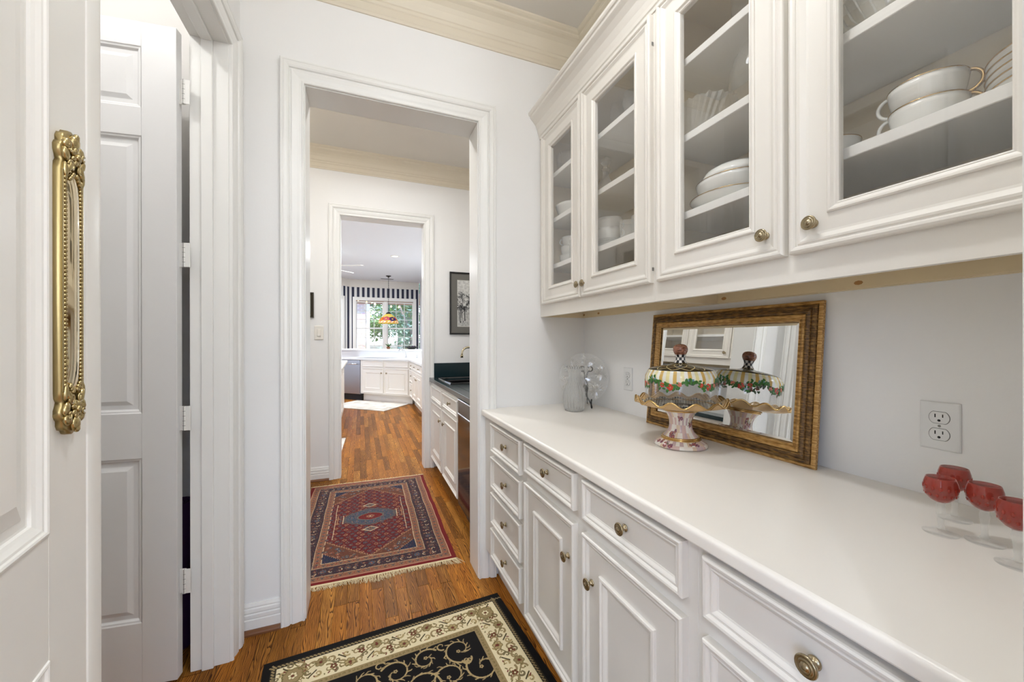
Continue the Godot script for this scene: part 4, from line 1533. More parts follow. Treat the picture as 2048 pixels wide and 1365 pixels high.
# ---------------------------------------------------------------- the bar hall
func build_hall() -> void:
	var m: Material = M["cabinet_paint"]
	var xf := 0.668
	# bar counter along the right-hand wall
	var zo := -3.34
	base_cabinet("cream bar cabinet with two small drawers and two doors under the green counter", Vector3(xf, 0, zo), -PI / 2, -0.608, 0.625, 0.575, 0.874, 0.105, 0.07, [
		[-3.872 - zo, -3.352 - zo, [["drawer", 0.712, 0.842], ["door", 0.130, 0.690, -3.41 - zo, 0.575]]],
		[-3.302 - zo, -2.762 - zo, [["drawer", 0.722, 0.842, -3.03 - zo, 0.785], ["door", 0.130, 0.692, -3.24 - zo, 0.580]]]], m)
	var ap := thing("ice_maker", "black glass-fronted bar appliance with a slatted grille, seen past the opening's right jamb", "appliance", Vector3(xf, 0, -2.445), -PI / 2)
	var bd := mb()
	soft_box(bd, Vector3(-0.262, 0.10, -0.56), Vector3(0.262, 0.872, 0.0), 0.002)
	obj("body", bd, M["black_matte"], ap)
	var dr := mb()
	soft_box(dr, Vector3(-0.255, 0.125, 0.001), Vector3(0.255, 0.765, 0.024), 0.003)
	obj("door", dr, M["black_gloss"], ap)
	var cp := mb()
	soft_box(cp, Vector3(-0.255, 0.772, 0.001), Vector3(0.255, 0.868, 0.022), 0.003)
	obj("control_panel", cp, M["black_gloss"], ap)
	var hd := mb()
	soft_box(hd, Vector3(-0.255, 0.866, 0.0), Vector3(0.255, 0.873, 0.03), 0.002)
	soft_box(hd, Vector3(-0.255, 0.765, 0.001), Vector3(0.255, 0.772, 0.026), 0.002)
	obj("steel_trim", hd, M["steel"], ap)
	for k in 5:
		var sl := mb()
		soft_box(sl, Vector3(-0.25, 0.012 + k * 0.018, -0.05), Vector3(0.25, 0.022 + k * 0.018, -0.036), 0.002)
		obj("slat", sl, M["black_gloss"], ap)
	var gb := mb()
	box(gb, Vector3(-0.255, 0.0, -0.5), Vector3(0.255, 0.10, -0.055))
	obj("grille_back", gb, M["black_matte"], ap)
	# counter in four pieces around the sink cut-out, one mesh
	var c := mb()
	soft_box(c, Vector3(0.645, 0.876, WALL_B + 0.001), Vector3(0.735, CTR, WALL_A2 - 0.001), 0.003)
	box(c, Vector3(1.075, 0.876, WALL_B + 0.001), Vector3(RIGHT - 0.001, CTR, WALL_A2 - 0.001))
	box(c, Vector3(0.735, 0.876, WALL_B + 0.001), Vector3(1.075, CTR, -3.73))
	box(c, Vector3(0.735, 0.876, -3.26), Vector3(1.075, CTR, WALL_A2 - 0.001))
	tag(obj("bar_counter", c, M["green_laminate"]), "dark green bar counter in the hall with a cut-out for the sink", "worktop")
	var sp := mb()
	soft_box(sp, Vector3(0.66, CTR, WALL_B + 0.0005), Vector3(RIGHT - 0.001, 1.058, WALL_B + 0.02), 0.002)
	tag(obj("bar_backsplash", sp, M["green_laminate"]), "dark green upstand on the hall wall behind the bar sink", "backsplash")
	var sk := thing("bar_sink", "small black drop-in bar sink in the green counter", "sink", Vector3(0.905, CTR, -3.495), 0.0)
	var r := mb()
	rings(r, rect(-0.20, 0.20, -0.265, 0.265), [[0.0, 0.0002], [0.003, 0.010], [0.012, 0.013], [0.022, 0.010], [0.034, -0.02], [0.042, -0.14], [0.06, -0.16]], Transform3D(Basis(Vector3.RIGHT, -PI / 2), Vector3.ZERO))
	obj("basin", r, M["black_gloss"], sk)
	var dn := mb(true)
	lathe(dn, [Vector2(0.03, -0.159), Vector2(0.028, -0.156), Vector2(0, -0.157)], 16)
	obj("drain", dn, M["chrome"], sk)
	var fa := thing("bar_faucet", "polished gooseneck bar faucet beside the hall sink", "faucet", Vector3(1.165, CTR, -3.43))
	var fb := mb(true)
	lathe(fb, [Vector2(0.028, 0.0), Vector2(0.028, 0.006), Vector2(0.018, 0.014), Vector2(0.014, 0.05), Vector2(0.011, 0.06), Vector2(0, 0.062)], 18)
	obj("base", fb, M["brass_bright"], fa)
	var arc := [Vector3(0, 0.05, 0), Vector3(0, 0.22, 0)]
	for k in 15:
		var a := PI * k / 14.0 * 0.5
		arc.append(Vector3(-0.10 + 0.10 * cos(a), 0.22 + 0.093 * sin(a), 0))
	arc.append(Vector3(-0.22, 0.312, 0))
	for k in 12:
		var a := PI * k / 11.0 * 0.5
		arc.append(Vector3(-0.245 - 0.062 * sin(a), 0.312 - 0.052 * (1.0 - cos(a)), 0))
	arc.append(Vector3(-0.309, 0.235, 0))
	var fs := mb(true)
	tube(fs, arc, 0.0095, 12)
	obj("spout", fs, M["brass_bright"], fa)
	var tip := mb(true)
	lathe(tip, [Vector2(0.010, 0.218), Vector2(0.0135, 0.219), Vector2(0.0135, 0.233), Vector2(0.015, 0.236), Vector2(0.015, 0.241), Vector2(0.0095, 0.244)], 14, Transform3D(Basis.IDENTITY, Vector3(-0.309, 0, 0)))
	obj("nozzle", tip, M["brass_bright"], fa)

	# framed engraving: bare trees by a path, drawn in ink
	var p := thing("framed_print", "black-framed winter tree engraving in a grey mount on the hall wall", "picture", Vector3(1.05, 1.677, WALL_B))
	var pf := mb()
	rings(pf, rect(-0.194, 0.194, -0.324, 0.324), [[0, 0.001], [0, 0.020], [0.003, 0.022], [0.011, 0.022], [0.014, 0.018], [0.014, 0.008]], Transform3D.IDENTITY, false)
	obj("frame", pf, M["black_frame"], p)
	var mt := mb()
	rings(mt, rect(-0.1805, 0.1805, -0.3105, 0.3105), [[0, 0.002], [0, 0.009], [0.064, 0.009], [0.066, 0.007]], Transform3D.IDENTITY, false)
	obj("mount", mt, M["mat_board"], p)
	var pr := mb()
	quad_uv(pr, [Vector3(-0.116, -0.246, 0.0065), Vector3(0.116, -0.246, 0.0065), Vector3(0.116, 0.246, 0.0065), Vector3(-0.116, 0.246, 0.0065)], [Vector2(0, 1), Vector2(1, 1), Vector2(1, 0), Vector2(0, 0)])
	box(pr, Vector3(-0.116, -0.246, 0.002), Vector3(0.116, 0.246, 0.006))
	var pm := mat("engraving", Color.WHITE, 0.8)
	pm.albedo_texture = tex_of(engraving())
	obj("print", pr, pm, p)
	var sf := thing("small_picture", "small dark bronze frame above the light switch", "picture", Vector3(-0.483, 1.615, WALL_B))
	var sfm := mb()
	rings(sfm, rect(-0.083, 0.083, -0.115, 0.115), [[0, 0.001], [0, 0.018], [0.003, 0.022], [0.007, 0.022], [0.010, 0.016], [0.013, 0.016], [0.015, 0.019], [0.019, 0.016], [0.021, 0.010]], Transform3D.IDENTITY, false)
	obj("frame", sfm, M["bronze_frame"], sf)
	var sfi := mb()
	soft_box(sfi, Vector3(-0.0625, -0.0945, 0.001), Vector3(0.0625, 0.0945, 0.010), 0.001)
	obj("panel", sfi, M["bronze_inlay"], sf)
	var sw := thing("light_switch", "cream light switch plate left of the kitchen opening", "light switch", Vector3(-0.358, 1.362, WALL_B))
	var pl := mb()
	rings(pl, rect(-0.038, 0.038, -0.064, 0.064), [[0, 0.0005], [0, 0.004], [0.003, 0.006], [0.006, 0.0065]], Transform3D.IDENTITY)
	obj("plate", pl, M["plastic_cream"], sw)
	var ro := mb()
	soft_box(ro, Vector3(-0.016, -0.034, 0.006), Vector3(0.016, 0.034, 0.0105), 0.003)
	soft_box(ro, Vector3(-0.013, -0.032, 0.010), Vector3(0.013, -0.002, 0.0135), 0.002)
	obj("rocker", ro, M["plastic_cream"], sw)

	# the hall's other side, seen only in the mirror
	zo = -3.085
	var dk: Array = [[-3.385 - zo, -3.34 - zo], [-2.83 - zo, -2.78 - zo]]
	var w := wall_cabinet("glazed hall wall cabinet reflected in the gilt mirror", Vector3(-1.0, 0, zo), PI / 2, -0.80, 0.85, 0.296, [[-0.8, -0.74], [-0.31, -0.25], [0.24, 0.31], [0.79, 0.85]], [1.75, 2.06])
	for e in [[-0.76, -0.285, -0.35], [-0.275, 0.27, -0.22], [0.28, 0.815, 0.34]]:
		glass_door(w, rect(e[0], e[1], 1.4865, 2.432), e[2], m)
	base_cabinet("white hall base cabinet under the glazed cabinets, seen in the mirror", Vector3(-0.70, 0, zo), PI / 2, -0.80, 0.85, 0.595, 0.874, 0.105, 0.07, [
		[-0.78, -0.26, [["drawer", 0.722, 0.842, -0.52, 0.785], ["door", 0.13, 0.692, -0.33, 0.58]]], [-0.24, 0.29, [["drawer", 0.722, 0.842, 0.02, 0.785], ["door", 0.13, 0.692, -0.17, 0.58]]], [0.31, 0.83, [["drawer", 0.722, 0.842, 0.57, 0.785], ["door", 0.13, 0.692, 0.38, 0.58]]]], m)
	var c2 := mb()
	soft_box(c2, Vector3(-1.299, 0.876, WALL_B + 0.001), Vector3(-0.675, CTR, WALL_A2 - 0.001), 0.003)
	tag(obj("bar_counter", c2, M["green_laminate"]), "second dark green counter on the hidden side of the hall", "worktop")


func engraving() -> Image:
	rng.seed = 23
	var w := 232
	var h := 492
	var img := Image.create(w, h, false, Image.FORMAT_RGB8)
	img.fill(srgb(206, 204, 196))
	var n := FastNoiseLite.new()
	n.frequency = 0.03
	for y in range(8, h - 8):
		for x in range(8, w - 8):
			var g := 0.84 - 0.22 * float(y > 330) * 0.3 + n.get_noise_2d(x, y) * 0.14 - 0.05 * rng.randf()
			img.set_pixel(x, y, Color(g, g, g * 0.98))
	var ink := srgb(44, 44, 46)
	var stack := [[Vector2(84, 400), -PI / 2, 120.0, 6.0, 0], [Vector2(32, 440), -PI / 2 + 0.08, 70.0, 3.6, 0], [Vector2(180, 410), -PI / 2 - 0.05, 100.0, 4.6, 0], [Vector2(56, 400), -PI / 2, 34.0, 2.0, 2]]
	while stack.size():
		var s: Array = stack.pop_back()
		var a: float = s[1]
		var p: Vector2 = s[0]
		var q: Vector2 = p + Vector2(cos(a), sin(a)) * s[2]
		stroke(img, [p, p.lerp(q, 0.5) + Vector2(rng.randf_range(-3, 3), 0), q], maxf(0.6, s[3] * 0.8), ink)
		if s[4] < 6 and s[2] > 7.0:
			for k in 3:
				stack.append([p.lerp(q, rng.randf_range(0.6, 1.0)), a + rng.randf_range(-0.75, 0.75), s[2] * rng.randf_range(0.55, 0.78), s[3] * 0.6, s[4] + 1])
	for k in 260:  # ground hatching and little figures
		var p := Vector2(rng.randf_range(10, w - 24), rng.randf_range(330, h - 14))
		stroke(img, [p, p + Vector2(rng.randf_range(4, 14), rng.randf_range(-2, 2))], 0.6, srgb(110, 110, 110))
	for e in [[84, 420, 9], [66, 440, 6], [38, 446, 7], [160, 436, 6]]:
		dab(img, e[0], e[1] - e[2] * 2, e[2] * 0.45, ink)
		stroke(img, [Vector2(e[0], e[1] - e[2] * 1.4), Vector2(e[0], e[1] + e[2])], e[2] * 0.6, ink)
	for k in 6:
		img.fill_rect(Rect2i(14 + k * 7, 300 + (k * 37) % 40, 5, 70), srgb(130, 130, 128))
	return img


# ---------------------------------------------------------------- the kitchen
func window_unit(called: String, label: String, xf: Transform3D, w: float, y0: float, y1: float, parts: int, rows: int, cols: int) -> void:
	var t := Node3D.new()
	t.name = called
	t.transform = xf
	add_child(t, true)
	tag(t, label, "window", "", "structure")
	var tp: Material = M["trim_paint"]
	var cs := mb()
	for k in 6:
		pass
	rings(cs, rect(-w / 2 - 0.075, w / 2 + 0.075, y0 - 0.075, y1 + 0.11), [[0, 0], [0, 0.018], [0.02, 0.022], [0.06, 0.016], [0.085, 0.012], [0.085, -0.14]], Transform3D.IDENTITY, false)
	obj("casing", cs, tp, t)
	var span := (w - 0.09 * (parts - 1)) / parts
	for p in parts:
		var x0 := -w / 2 + p * (span + 0.09)
		if p > 0:
			var mu := mb()
			soft_box(mu, Vector3(x0 - 0.092, y0, -0.14), Vector3(x0 + 0.002, y1, 0.012), 0.004)
			obj("mullion", mu, tp, t)
		var ym := (y0 + y1) / 2
		for s in 2:
			var sash := mb()
			var ya: float = y0 if s == 0 else ym - 0.02
			var yb: float = ym + 0.02 if s == 0 else y1
			var z := -0.085 if s == 0 else -0.115
			rings(sash, rect(x0, x0 + span, ya, yb), [[0, z], [0, z + 0.026], [0.03, z + 0.026], [0.034, z + 0.020], [0.034, z]], Transform3D.IDENTITY, false)
			var so := obj("sash", sash, tp, t)
			var gw := span - 0.068
			for k in range(1, cols):
				var b := mb()
				var x := x0 + 0.034 + gw * k / cols
				soft_box(b, Vector3(x - 0.008, ya + 0.03, z + 0.004), Vector3(x + 0.008, yb - 0.03, z + 0.022), 0.002)
				obj("muntin", b, tp, so)
			for k in range(1, rows):
				var b := mb()
				var y := ya + 0.034 + (yb - ya - 0.068) * k / rows
				soft_box(b, Vector3(x0 + 0.03, y - 0.008, z + 0.004), Vector3(x0 + span - 0.03, y + 0.008, z + 0.022), 0.002)
				obj("muntin", b, tp, so)
			var g := mb()
			box(g, Vector3(x0 + 0.03, ya + 0.03, z + 0.010), Vector3(x0 + span - 0.03, yb - 0.03, z + 0.0125))
			obj("pane", g, M["window_pane"], so)


func build_kitchen() -> void:
	window_unit("window_1", "double white sash window with small panes over the garden", face_xf(Vector3(0.6725, 0, -11.85), 0.0), 1.62, 0.88, 2.44, 2, 3, 3)
	window_unit("window_2", "white sash window in the angled bay wall, mostly hidden by the casing", Transform3D(Basis(Vector3(0.7071, 0, -0.7071), Vector3.UP, Vector3(0.7071, 0, 0.7071)), Vector3(-0.881, 0, -11.249)), 1.14, 0.88, 2.44, 1, 3, 3)
	window_unit("window_3", "unseen kitchen side window nearer the breakfast bay, letting in daylight", face_xf(Vector3(-3.6, 0, -8.4), PI / 2), 1.85, 0.98, 2.39, 2, 2, 3)  # out of view, placed to bring daylight into the kitchen
	window_unit("window_4", "unseen kitchen side window nearer the bar hall, letting in daylight", face_xf(Vector3(-3.6, 0, -5.9), PI / 2), 1.65, 0.98, 2.39, 2, 2, 3)  # also out of view, a second daylight opening for the kitchen
	var m: Material = M["cabinet_paint"]
	# diagonal sink run; its face lies on z = x - 8.93
	var turn := -PI / 4
	var o := Vector3(0.465, 0, -8.465)
	base_cabinet("white kitchen sink cabinet set on the diagonal under the raised bar", o, turn, -0.665, 0.645, 0.60, 0.880, 0.16, 0.085, [
		[-0.605, -0.028, [["drawer", 0.745, 0.862], ["door", 0.19, 0.71, -0.075, 0.615]]],
		[0.012, 0.615, [["drawer", 0.745, 0.862], ["door", 0.19, 0.71, 0.06, 0.615]]]], m)
	var dw := thing("dishwasher", "stainless dishwasher beside the diagonal sink cabinet", "appliance", o, turn)
	var db := mb()
	soft_box(db, Vector3(-1.275, 0.14, -0.57), Vector3(-0.672, 0.872, 0.012), 0.003)
	obj("body", db, M["steel"], dw)
	var dh := mb(true)
	tube(dh, [Vector3(-1.22, 0.79, 0.045), Vector3(-0.73, 0.79, 0.045)], 0.011, 10)
	for x in [-1.20, -0.75]:
		tube(dh, [Vector3(x, 0.79, 0.010), Vector3(x, 0.79, 0.045)], 0.008, 8)
	obj("handle", dh, M["chrome"], dw)
	var dt := mb()
	box(dt, Vector3(-1.275, 0.001, -0.5), Vector3(-0.672, 0.14, -0.04))
	obj("toe_kick", dt, M["black_matte"], dw)
	# right-hand run
	var rz := -7.02
	base_cabinet("cream kitchen base cabinets along the right wall with drawers over doors", Vector3(0.93, 0, rz), -PI / 2, -0.95, 1.9, 0.70, 0.880, 0.16, 0.085, [
		[-0.93, -0.52, [["drawer", 0.745, 0.862, -0.725, 0.80], ["drawer", 0.48, 0.71, -0.725, 0.60], ["drawer", 0.19, 0.45, -0.725, 0.32]]],
		[-0.49, 0.02, [["drawer", 0.745, 0.862, -0.235, 0.80], ["door", 0.19, 0.71, -0.03, 0.59]]],
		[0.05, 0.60, [["drawer", 0.745, 0.862, 0.325, 0.80], ["door", 0.19, 0.71, 0.10, 0.59]]],
		[0.63, 1.20, [["drawer", 0.745, 0.862, 0.915, 0.80], ["door", 0.19, 0.71, 1.15, 0.59]]]], m)
	var ct := mb()
	prism(ct, PackedVector2Array([Vector2(-0.46, -9.36), Vector2(0.90, -8.00), Vector2(0.90, -5.10), Vector2(1.655, -5.10), Vector2(1.655, -8.20), Vector2(-0.02, -9.83)]), 0.881, 0.918, 0.004)
	tag(obj("kitchen_counter", ct, M["plastic_white"]), "white kitchen counter turning the corner at the sink", "worktop")
	var bar := mb()
	var pony := PackedVector2Array([Vector2(-0.47, -10.27), Vector2(-0.47, -10.24), Vector2(1.45, -8.33), Vector2(1.655, -8.33), Vector2(1.655, -8.45), Vector2(1.50, -8.45), Vector2(-0.40, -10.36)])
	prism(bar, pony, 0.0, 1.065)
	tag(obj("bar_wall", bar, M["kitchen_paint"]), "white half wall behind the kitchen sink carrying the ledge", "half wall")
	var led := mb()
	prism(led, PackedVector2Array([Vector2(-0.56, -10.29), Vector2(1.42, -8.29), Vector2(1.655, -8.29), Vector2(1.655, -8.80), Vector2(1.62, -8.80), Vector2(-0.26, -10.68)]), 1.0655, 1.100, 0.004)
	tag(obj("bar_ledge", led, M["plastic_white"]), "long white raised ledge below the garden window", "ledge")
	var sk := thing("kitchen_sink", "stainless sink rim set in the white kitchen counter", "sink", Vector3(0.335, 0.918, -8.875), turn)
	var rm := mb()
	rings(rm, rect(-0.40, 0.40, -0.20, 0.20), [[0, 0.0003], [0.002, 0.005], [0.02, 0.005], [0.03, 0.002]], Transform3D(Basis(Vector3.RIGHT, -PI / 2), Vector3.ZERO))
	obj("rim", rm, M["steel"], sk)
	var fa := thing("kitchen_faucet", "chrome pull-out faucet angled over the kitchen sink", "faucet", Vector3(0.905, 0.918, -8.545))
	var fs := mb(true)
	tube(fs, [Vector3(0, 0, 0), Vector3(0, 0.03, 0), Vector3(-0.02, 0.10, 0.01), Vector3(-0.06, 0.17, 0.03), Vector3(-0.085, 0.195, 0.045)], [0.026, 0.022, 0.020, 0.019, 0.018], 12)
	obj("body", fs, M["chrome"], fa)
	var fh := mb(true)
	tube(fh, [Vector3(-0.05, 0.165, 0.03), Vector3(-0.085, 0.205, 0.045), Vector3(-0.13, 0.195, 0.07), Vector3(-0.15, 0.16, 0.08)], [0.018, 0.021, 0.019, 0.015], 12)
	obj("spout", fh, M["chrome"], fa)
	var sd := thing("soap_pump", "little chrome soap pump right of the kitchen faucet", "soap dispenser", Vector3(1.12, 0.918, -8.42))
	var sdm := mb(true)
	lathe(sdm, [Vector2(0.017, 0), Vector2(0.017, 0.02), Vector2(0.008, 0.03), Vector2(0.008, 0.055), Vector2(0.014, 0.058), Vector2(0.014, 0.068), Vector2(0, 0.07)], 12)
	obj("body", sdm, M["chrome"], sd)
	# on the ledge
	var bw := thing("dark_bowl", "dark patterned dish on the right end of the white ledge", "bowl", Vector3(1.08, 1.1005, -9.05), 0.0)
	var bwm := mb(true)
	lathe(bwm, [Vector2(0.0, 0.004), Vector2(0.07, 0.0), Vector2(0.075, 0.006), Vector2(0.125, 0.035), Vector2(0.145, 0.060), Vector2(0.138, 0.060), Vector2(0.118, 0.038), Vector2(0.07, 0.012), Vector2(0, 0.011)], 24)
	obj("dish", bwm, M["black_iron"], bw)
	for k in 5:
		var fr := mb(true)
		blob(fr, Vector3(cos(k * 1.3) * 0.065, 0.048, sin(k * 1.3) * 0.065), Vector3(0.034, 0.032, 0.034))
		obj("fruit", fr, M["purple_foam"] if k % 2 else M["black_iron"], bw)
	var pt := thing("small_plant", "little green plant in front of the garden window on the ledge", "plant", Vector3(0.60, 1.1005, -9.45), 0.0)
	var pot := mb(true)
	lathe(pot, [Vector2(0.0, 0.0), Vector2(0.035, 0.0), Vector2(0.045, 0.05), Vector2(0.05, 0.055), Vector2(0.042, 0.055), Vector2(0, 0.048)], 14)
	obj("pot", pot, M["oak_shoe"], pt)
	mat("leaf_dark", srgb(62, 96, 44), 0.5)
	for k in 9:
		var lf := mb(true)
		var a := k * 2.4
		var dir := Vector3(cos(a), 0, sin(a))
		var len := 0.07 + 0.02 * (k % 4)
		tube(lf, [Vector3(0, 0.045, 0), dir * len * 0.4 + Vector3(0, 0.09, 0), dir * len + Vector3(0, 0.10 + 0.02 * (k % 3), 0)], [0.003, 0.014, 0.002], 6)
		obj("leaf", lf, M["leaf_dark"], pt)
	# island
	var isl := thing("kitchen_island", "cream kitchen island end with a pale stone top at the left of the opening", "kitchen island", Vector3(-0.90, 0, -6.9))
	var ib := mb()
	soft_box(ib, Vector3(-0.60, 0.0, -1.08), Vector3(0.60, 0.875, 1.2), 0.004)
	obj("body", ib, m, isl)
	for e in [[-1.0, -0.5], [-0.42, 0.08], [0.16, 0.66]]:
		front(isl, "panel", rect(e[0], e[1], 0.16, 0.80), DOOR_PROF, m).transform = Transform3D(Basis(Vector3.UP, PI / 2), Vector3(0.60, 0, 0))
	var it := mb()
	soft_box(it, Vector3(-0.66, 0.876, -1.22), Vector3(0.66, 0.914, 1.25), 0.005)
	obj("stone_top", it, M["marble_mat"], isl)
	var fm := mb()
	prism(fm, PackedVector2Array([Vector2(0.92, -8.06), Vector2(0.39, -7.39), Vector2(-0.60, -8.30), Vector2(-0.07, -8.97)]), 0.001, 0.014, 0.004)
	tag(obj("kitchen_mat", fm, M["marble_mat"]), "pale marbled mat on the oak floor in front of the kitchen sink", "mat")
	var fm2 := mb()
	prism(fm2, PackedVector2Array([Vector2(-0.187, -5.52), Vector2(-0.212, -4.80), Vector2(-0.70, -4.80), Vector2(-0.70, -5.54)]), 0.001, 0.012, 0.003)
	tag(obj("kitchen_mat", fm2, M["marble_mat"]), "corner of a second pale mat just inside the kitchen opening", "mat")
	# ceiling fan: two blades reach into view
	var fan := thing("ceiling_fan", "white ceiling fan whose blade tips show under the opening's head", "ceiling fan", Vector3(-0.72, CEIL, -8.12), 0.0)
	var fm3 := mb(true)
	lathe(fm3, [Vector2(0.0, -0.40), Vector2(0.06, -0.39), Vector2(0.10, -0.36), Vector2(0.11, -0.30), Vector2(0.08, -0.26), Vector2(0.02, -0.24), Vector2(0.015, -0.06), Vector2(0.06, -0.04), Vector2(0.07, 0.0), Vector2(0, 0)], 20)
	obj("motor", fm3, M["trim_paint"], fan)
	for k in 5:
		var b := mb()
		var a := TAU * k / 5.0 - deg_to_rad(26.5)
		soft_box(b, Vector3(0.16, -0.342, -0.062), Vector3(0.815, -0.330, 0.062), 0.004, Transform3D(Basis(Vector3.UP, a) * Basis(Vector3.RIGHT, 0.12), Vector3.ZERO))
		box(b, Vector3(0.08, -0.338, -0.02), Vector3(0.18, -0.332, 0.02), Transform3D(Basis(Vector3.UP, a), Vector3.ZERO))
		obj("blade", b, M["trim_paint"], fan)
	var v := thing("ceiling_vent", "thin dark air vent in the kitchen ceiling near the bay", "vent", Vector3(0.70, CEIL, -11.45), 0.0)
	var vf := mb()
	rings(vf, rect(-0.18, 0.18, -0.06, 0.06), [[0, 0], [0.003, 0.006], [0.015, 0.006], [0.017, 0.002]], Transform3D(Basis(Vector3.RIGHT, PI / 2), Vector3.ZERO))
	obj("frame", vf, M["steel"], v)
	for k in 4:
		var sl := mb()
		box(sl, Vector3(-0.16, -0.006, -0.036 + k * 0.022), Vector3(0.16, -0.003, -0.026 + k * 0.022))
		obj("slat", sl, M["black_matte"], v)
	pendant()


func pendant() -> void:
	var at := Vector3(0.699, 0, -10.9)
	var t := thing("pendant_lamp", "leaded-glass pendant lamp with coloured flowers in front of the garden window", "pendant lamp", at)
	var cn := mb(true)
	lathe(cn, [Vector2(0.0, CEIL - 0.05), Vector2(0.015, CEIL - 0.05), Vector2(0.03, CEIL - 0.025), Vector2(0.065, CEIL - 0.015), Vector2(0.07, CEIL), Vector2(0, CEIL)], 18)
	obj("canopy", cn, M["black_iron"], t)
	var ch := mb(true)
	for k in 34:
		var y := 2.07 + k * 0.028
		var pts := []
		for j in 9:
			var a := TAU * j / 8.0
			var q := Vector3(cos(a) * 0.008, y + sin(a) * 0.018, 0)
			pts.append(q if k % 2 == 0 else Vector3(0, q.y, q.x))
		tube(ch, pts, 0.003, 5)
	obj("chain", ch, M["black_iron"], t)
	var cap := mb(true)
	lathe(cap, [Vector2(0.068, 2.015), Vector2(0.072, 2.02), Vector2(0.060, 2.045), Vector2(0.02, 2.07), Vector2(0, 2.075)], 18)
	obj("cap", cap, M["black_iron"], t)
	var img := Image.create(256, 96, false, Image.FORMAT_RGB8)
	img.fill(srgb(226, 206, 96))
	rng.seed = 3
	for k in 500:
		dab(img, rng.randf() * 256, rng.randf() * 60, 3.0, [srgb(236, 220, 120), srgb(206, 186, 76), srgb(196, 206, 112)][k % 3])
	for k in 8:
		var c: Color = [srgb(214, 66, 32), srgb(64, 36, 120), srgb(206, 90, 120), srgb(226, 120, 40)][k % 4]
		flower(img, Vector2(16 + k * 32, 56 + 4 * (k % 2)), 21, 6, c, srgb(240, 200, 90), c.darkened(0.35))
	for k in 64:
		dab(img, k * 4 + 2, 84 + 4 * (k % 2), 5.0, [srgb(240, 226, 200), srgb(226, 150, 80), srgb(244, 234, 214), srgb(214, 150, 140)][(k / 2) % 4])
	var sm := mat("leaded_glass", Color.WHITE, 0.3)
	sm.albedo_texture = tex_of(img)
	sm.backlight_enabled = true
	sm.backlight = Color(0.8, 0.8, 0.8)
	sm.emission_enabled = true
	sm.emission_texture = sm.albedo_texture
	sm.emission_operator = BaseMaterial3D.EMISSION_OP_MULTIPLY
	sm.emission = Color(1, 0.95, 0.85)
	sm.emission_energy_multiplier = 0.22
	var sh := mb(true)
	var prof := []
	for k in 11:
		var a := k / 10.0
		prof.append(Vector2(0.262 - 0.19 * pow(a, 1.35), 1.765 + 0.25 * pow(a, 0.72)))
	lathe(sh, prof, 32)
	var prof2 := [Vector2(0.068, 2.012)]
	for k in range(10, -1, -1):
		prof2.append(prof[k] - Vector2(0.004, 0.003))
	prof2.append(prof[0])
	lathe(sh, prof2, 32)
	obj("shade", sh, sm, t)
	var l := OmniLight3D.new()
	l.omni_range = 12.0
	l.omni_attenuation = 2.0
	l.light_size = 0.04
	light_common(l, "pendant_lamp_beam", Color(1.0, 0.86, 0.66), 0.05)
	l.position = at + Vector3(0, 1.86, 0)


# ---------------------------------------------------------------- outside the bay
func leaf_mesh(s: float) -> ArrayMesh:
	var st := mb()
	var p := [Vector3(0, 0, -s), Vector3(s * 0.55, s * 0.2, 0), Vector3(0, 0, s), Vector3(-s * 0.55, s * 0.2, 0)]
	tri(st, p[0], p[2], p[1])
	tri(st, p[0], p[3], p[2])
	st.generate_normals()
	return st.commit()


func foliage(parent: Node, clumps: Array, n: int, s: float, tones: Array) -> void:
	var mm := MultiMesh.new()
	mm.transform_format = MultiMesh.TRANSFORM_3D
	mm.use_colors = true
	mm.mesh = leaf_mesh(s)
	mm.instance_count = n
	for k in n:
		var c: Array = clumps[rng.randi() % clumps.size()]
		var d := Vector3(rng.randfn(), rng.randfn(), rng.randfn()).normalized() * pow(rng.randf(), 0.45)
		var b := Basis.from_euler(Vector3(rng.randf_range(-0.9, 0.9), rng.randf() * TAU, rng.randf_range(-0.9, 0.9)))
		mm.set_instance_transform(k, Transform3D(b.scaled(Vector3.ONE * rng.randf_range(0.6, 1.3)), c[0] + d * c[1]))
		var col: Color = tones[rng.randi() % tones.size()]
		mm.set_instance_color(k, col.srgb_to_linear())
	var o := MultiMeshInstance3D.new()
	o.name = numbered("foliage", parent)
	o.multimesh = mm
	o.material_override = M["leaves"]
	o.set_meta("kind", "stuff")
	parent.add_child(o, true)


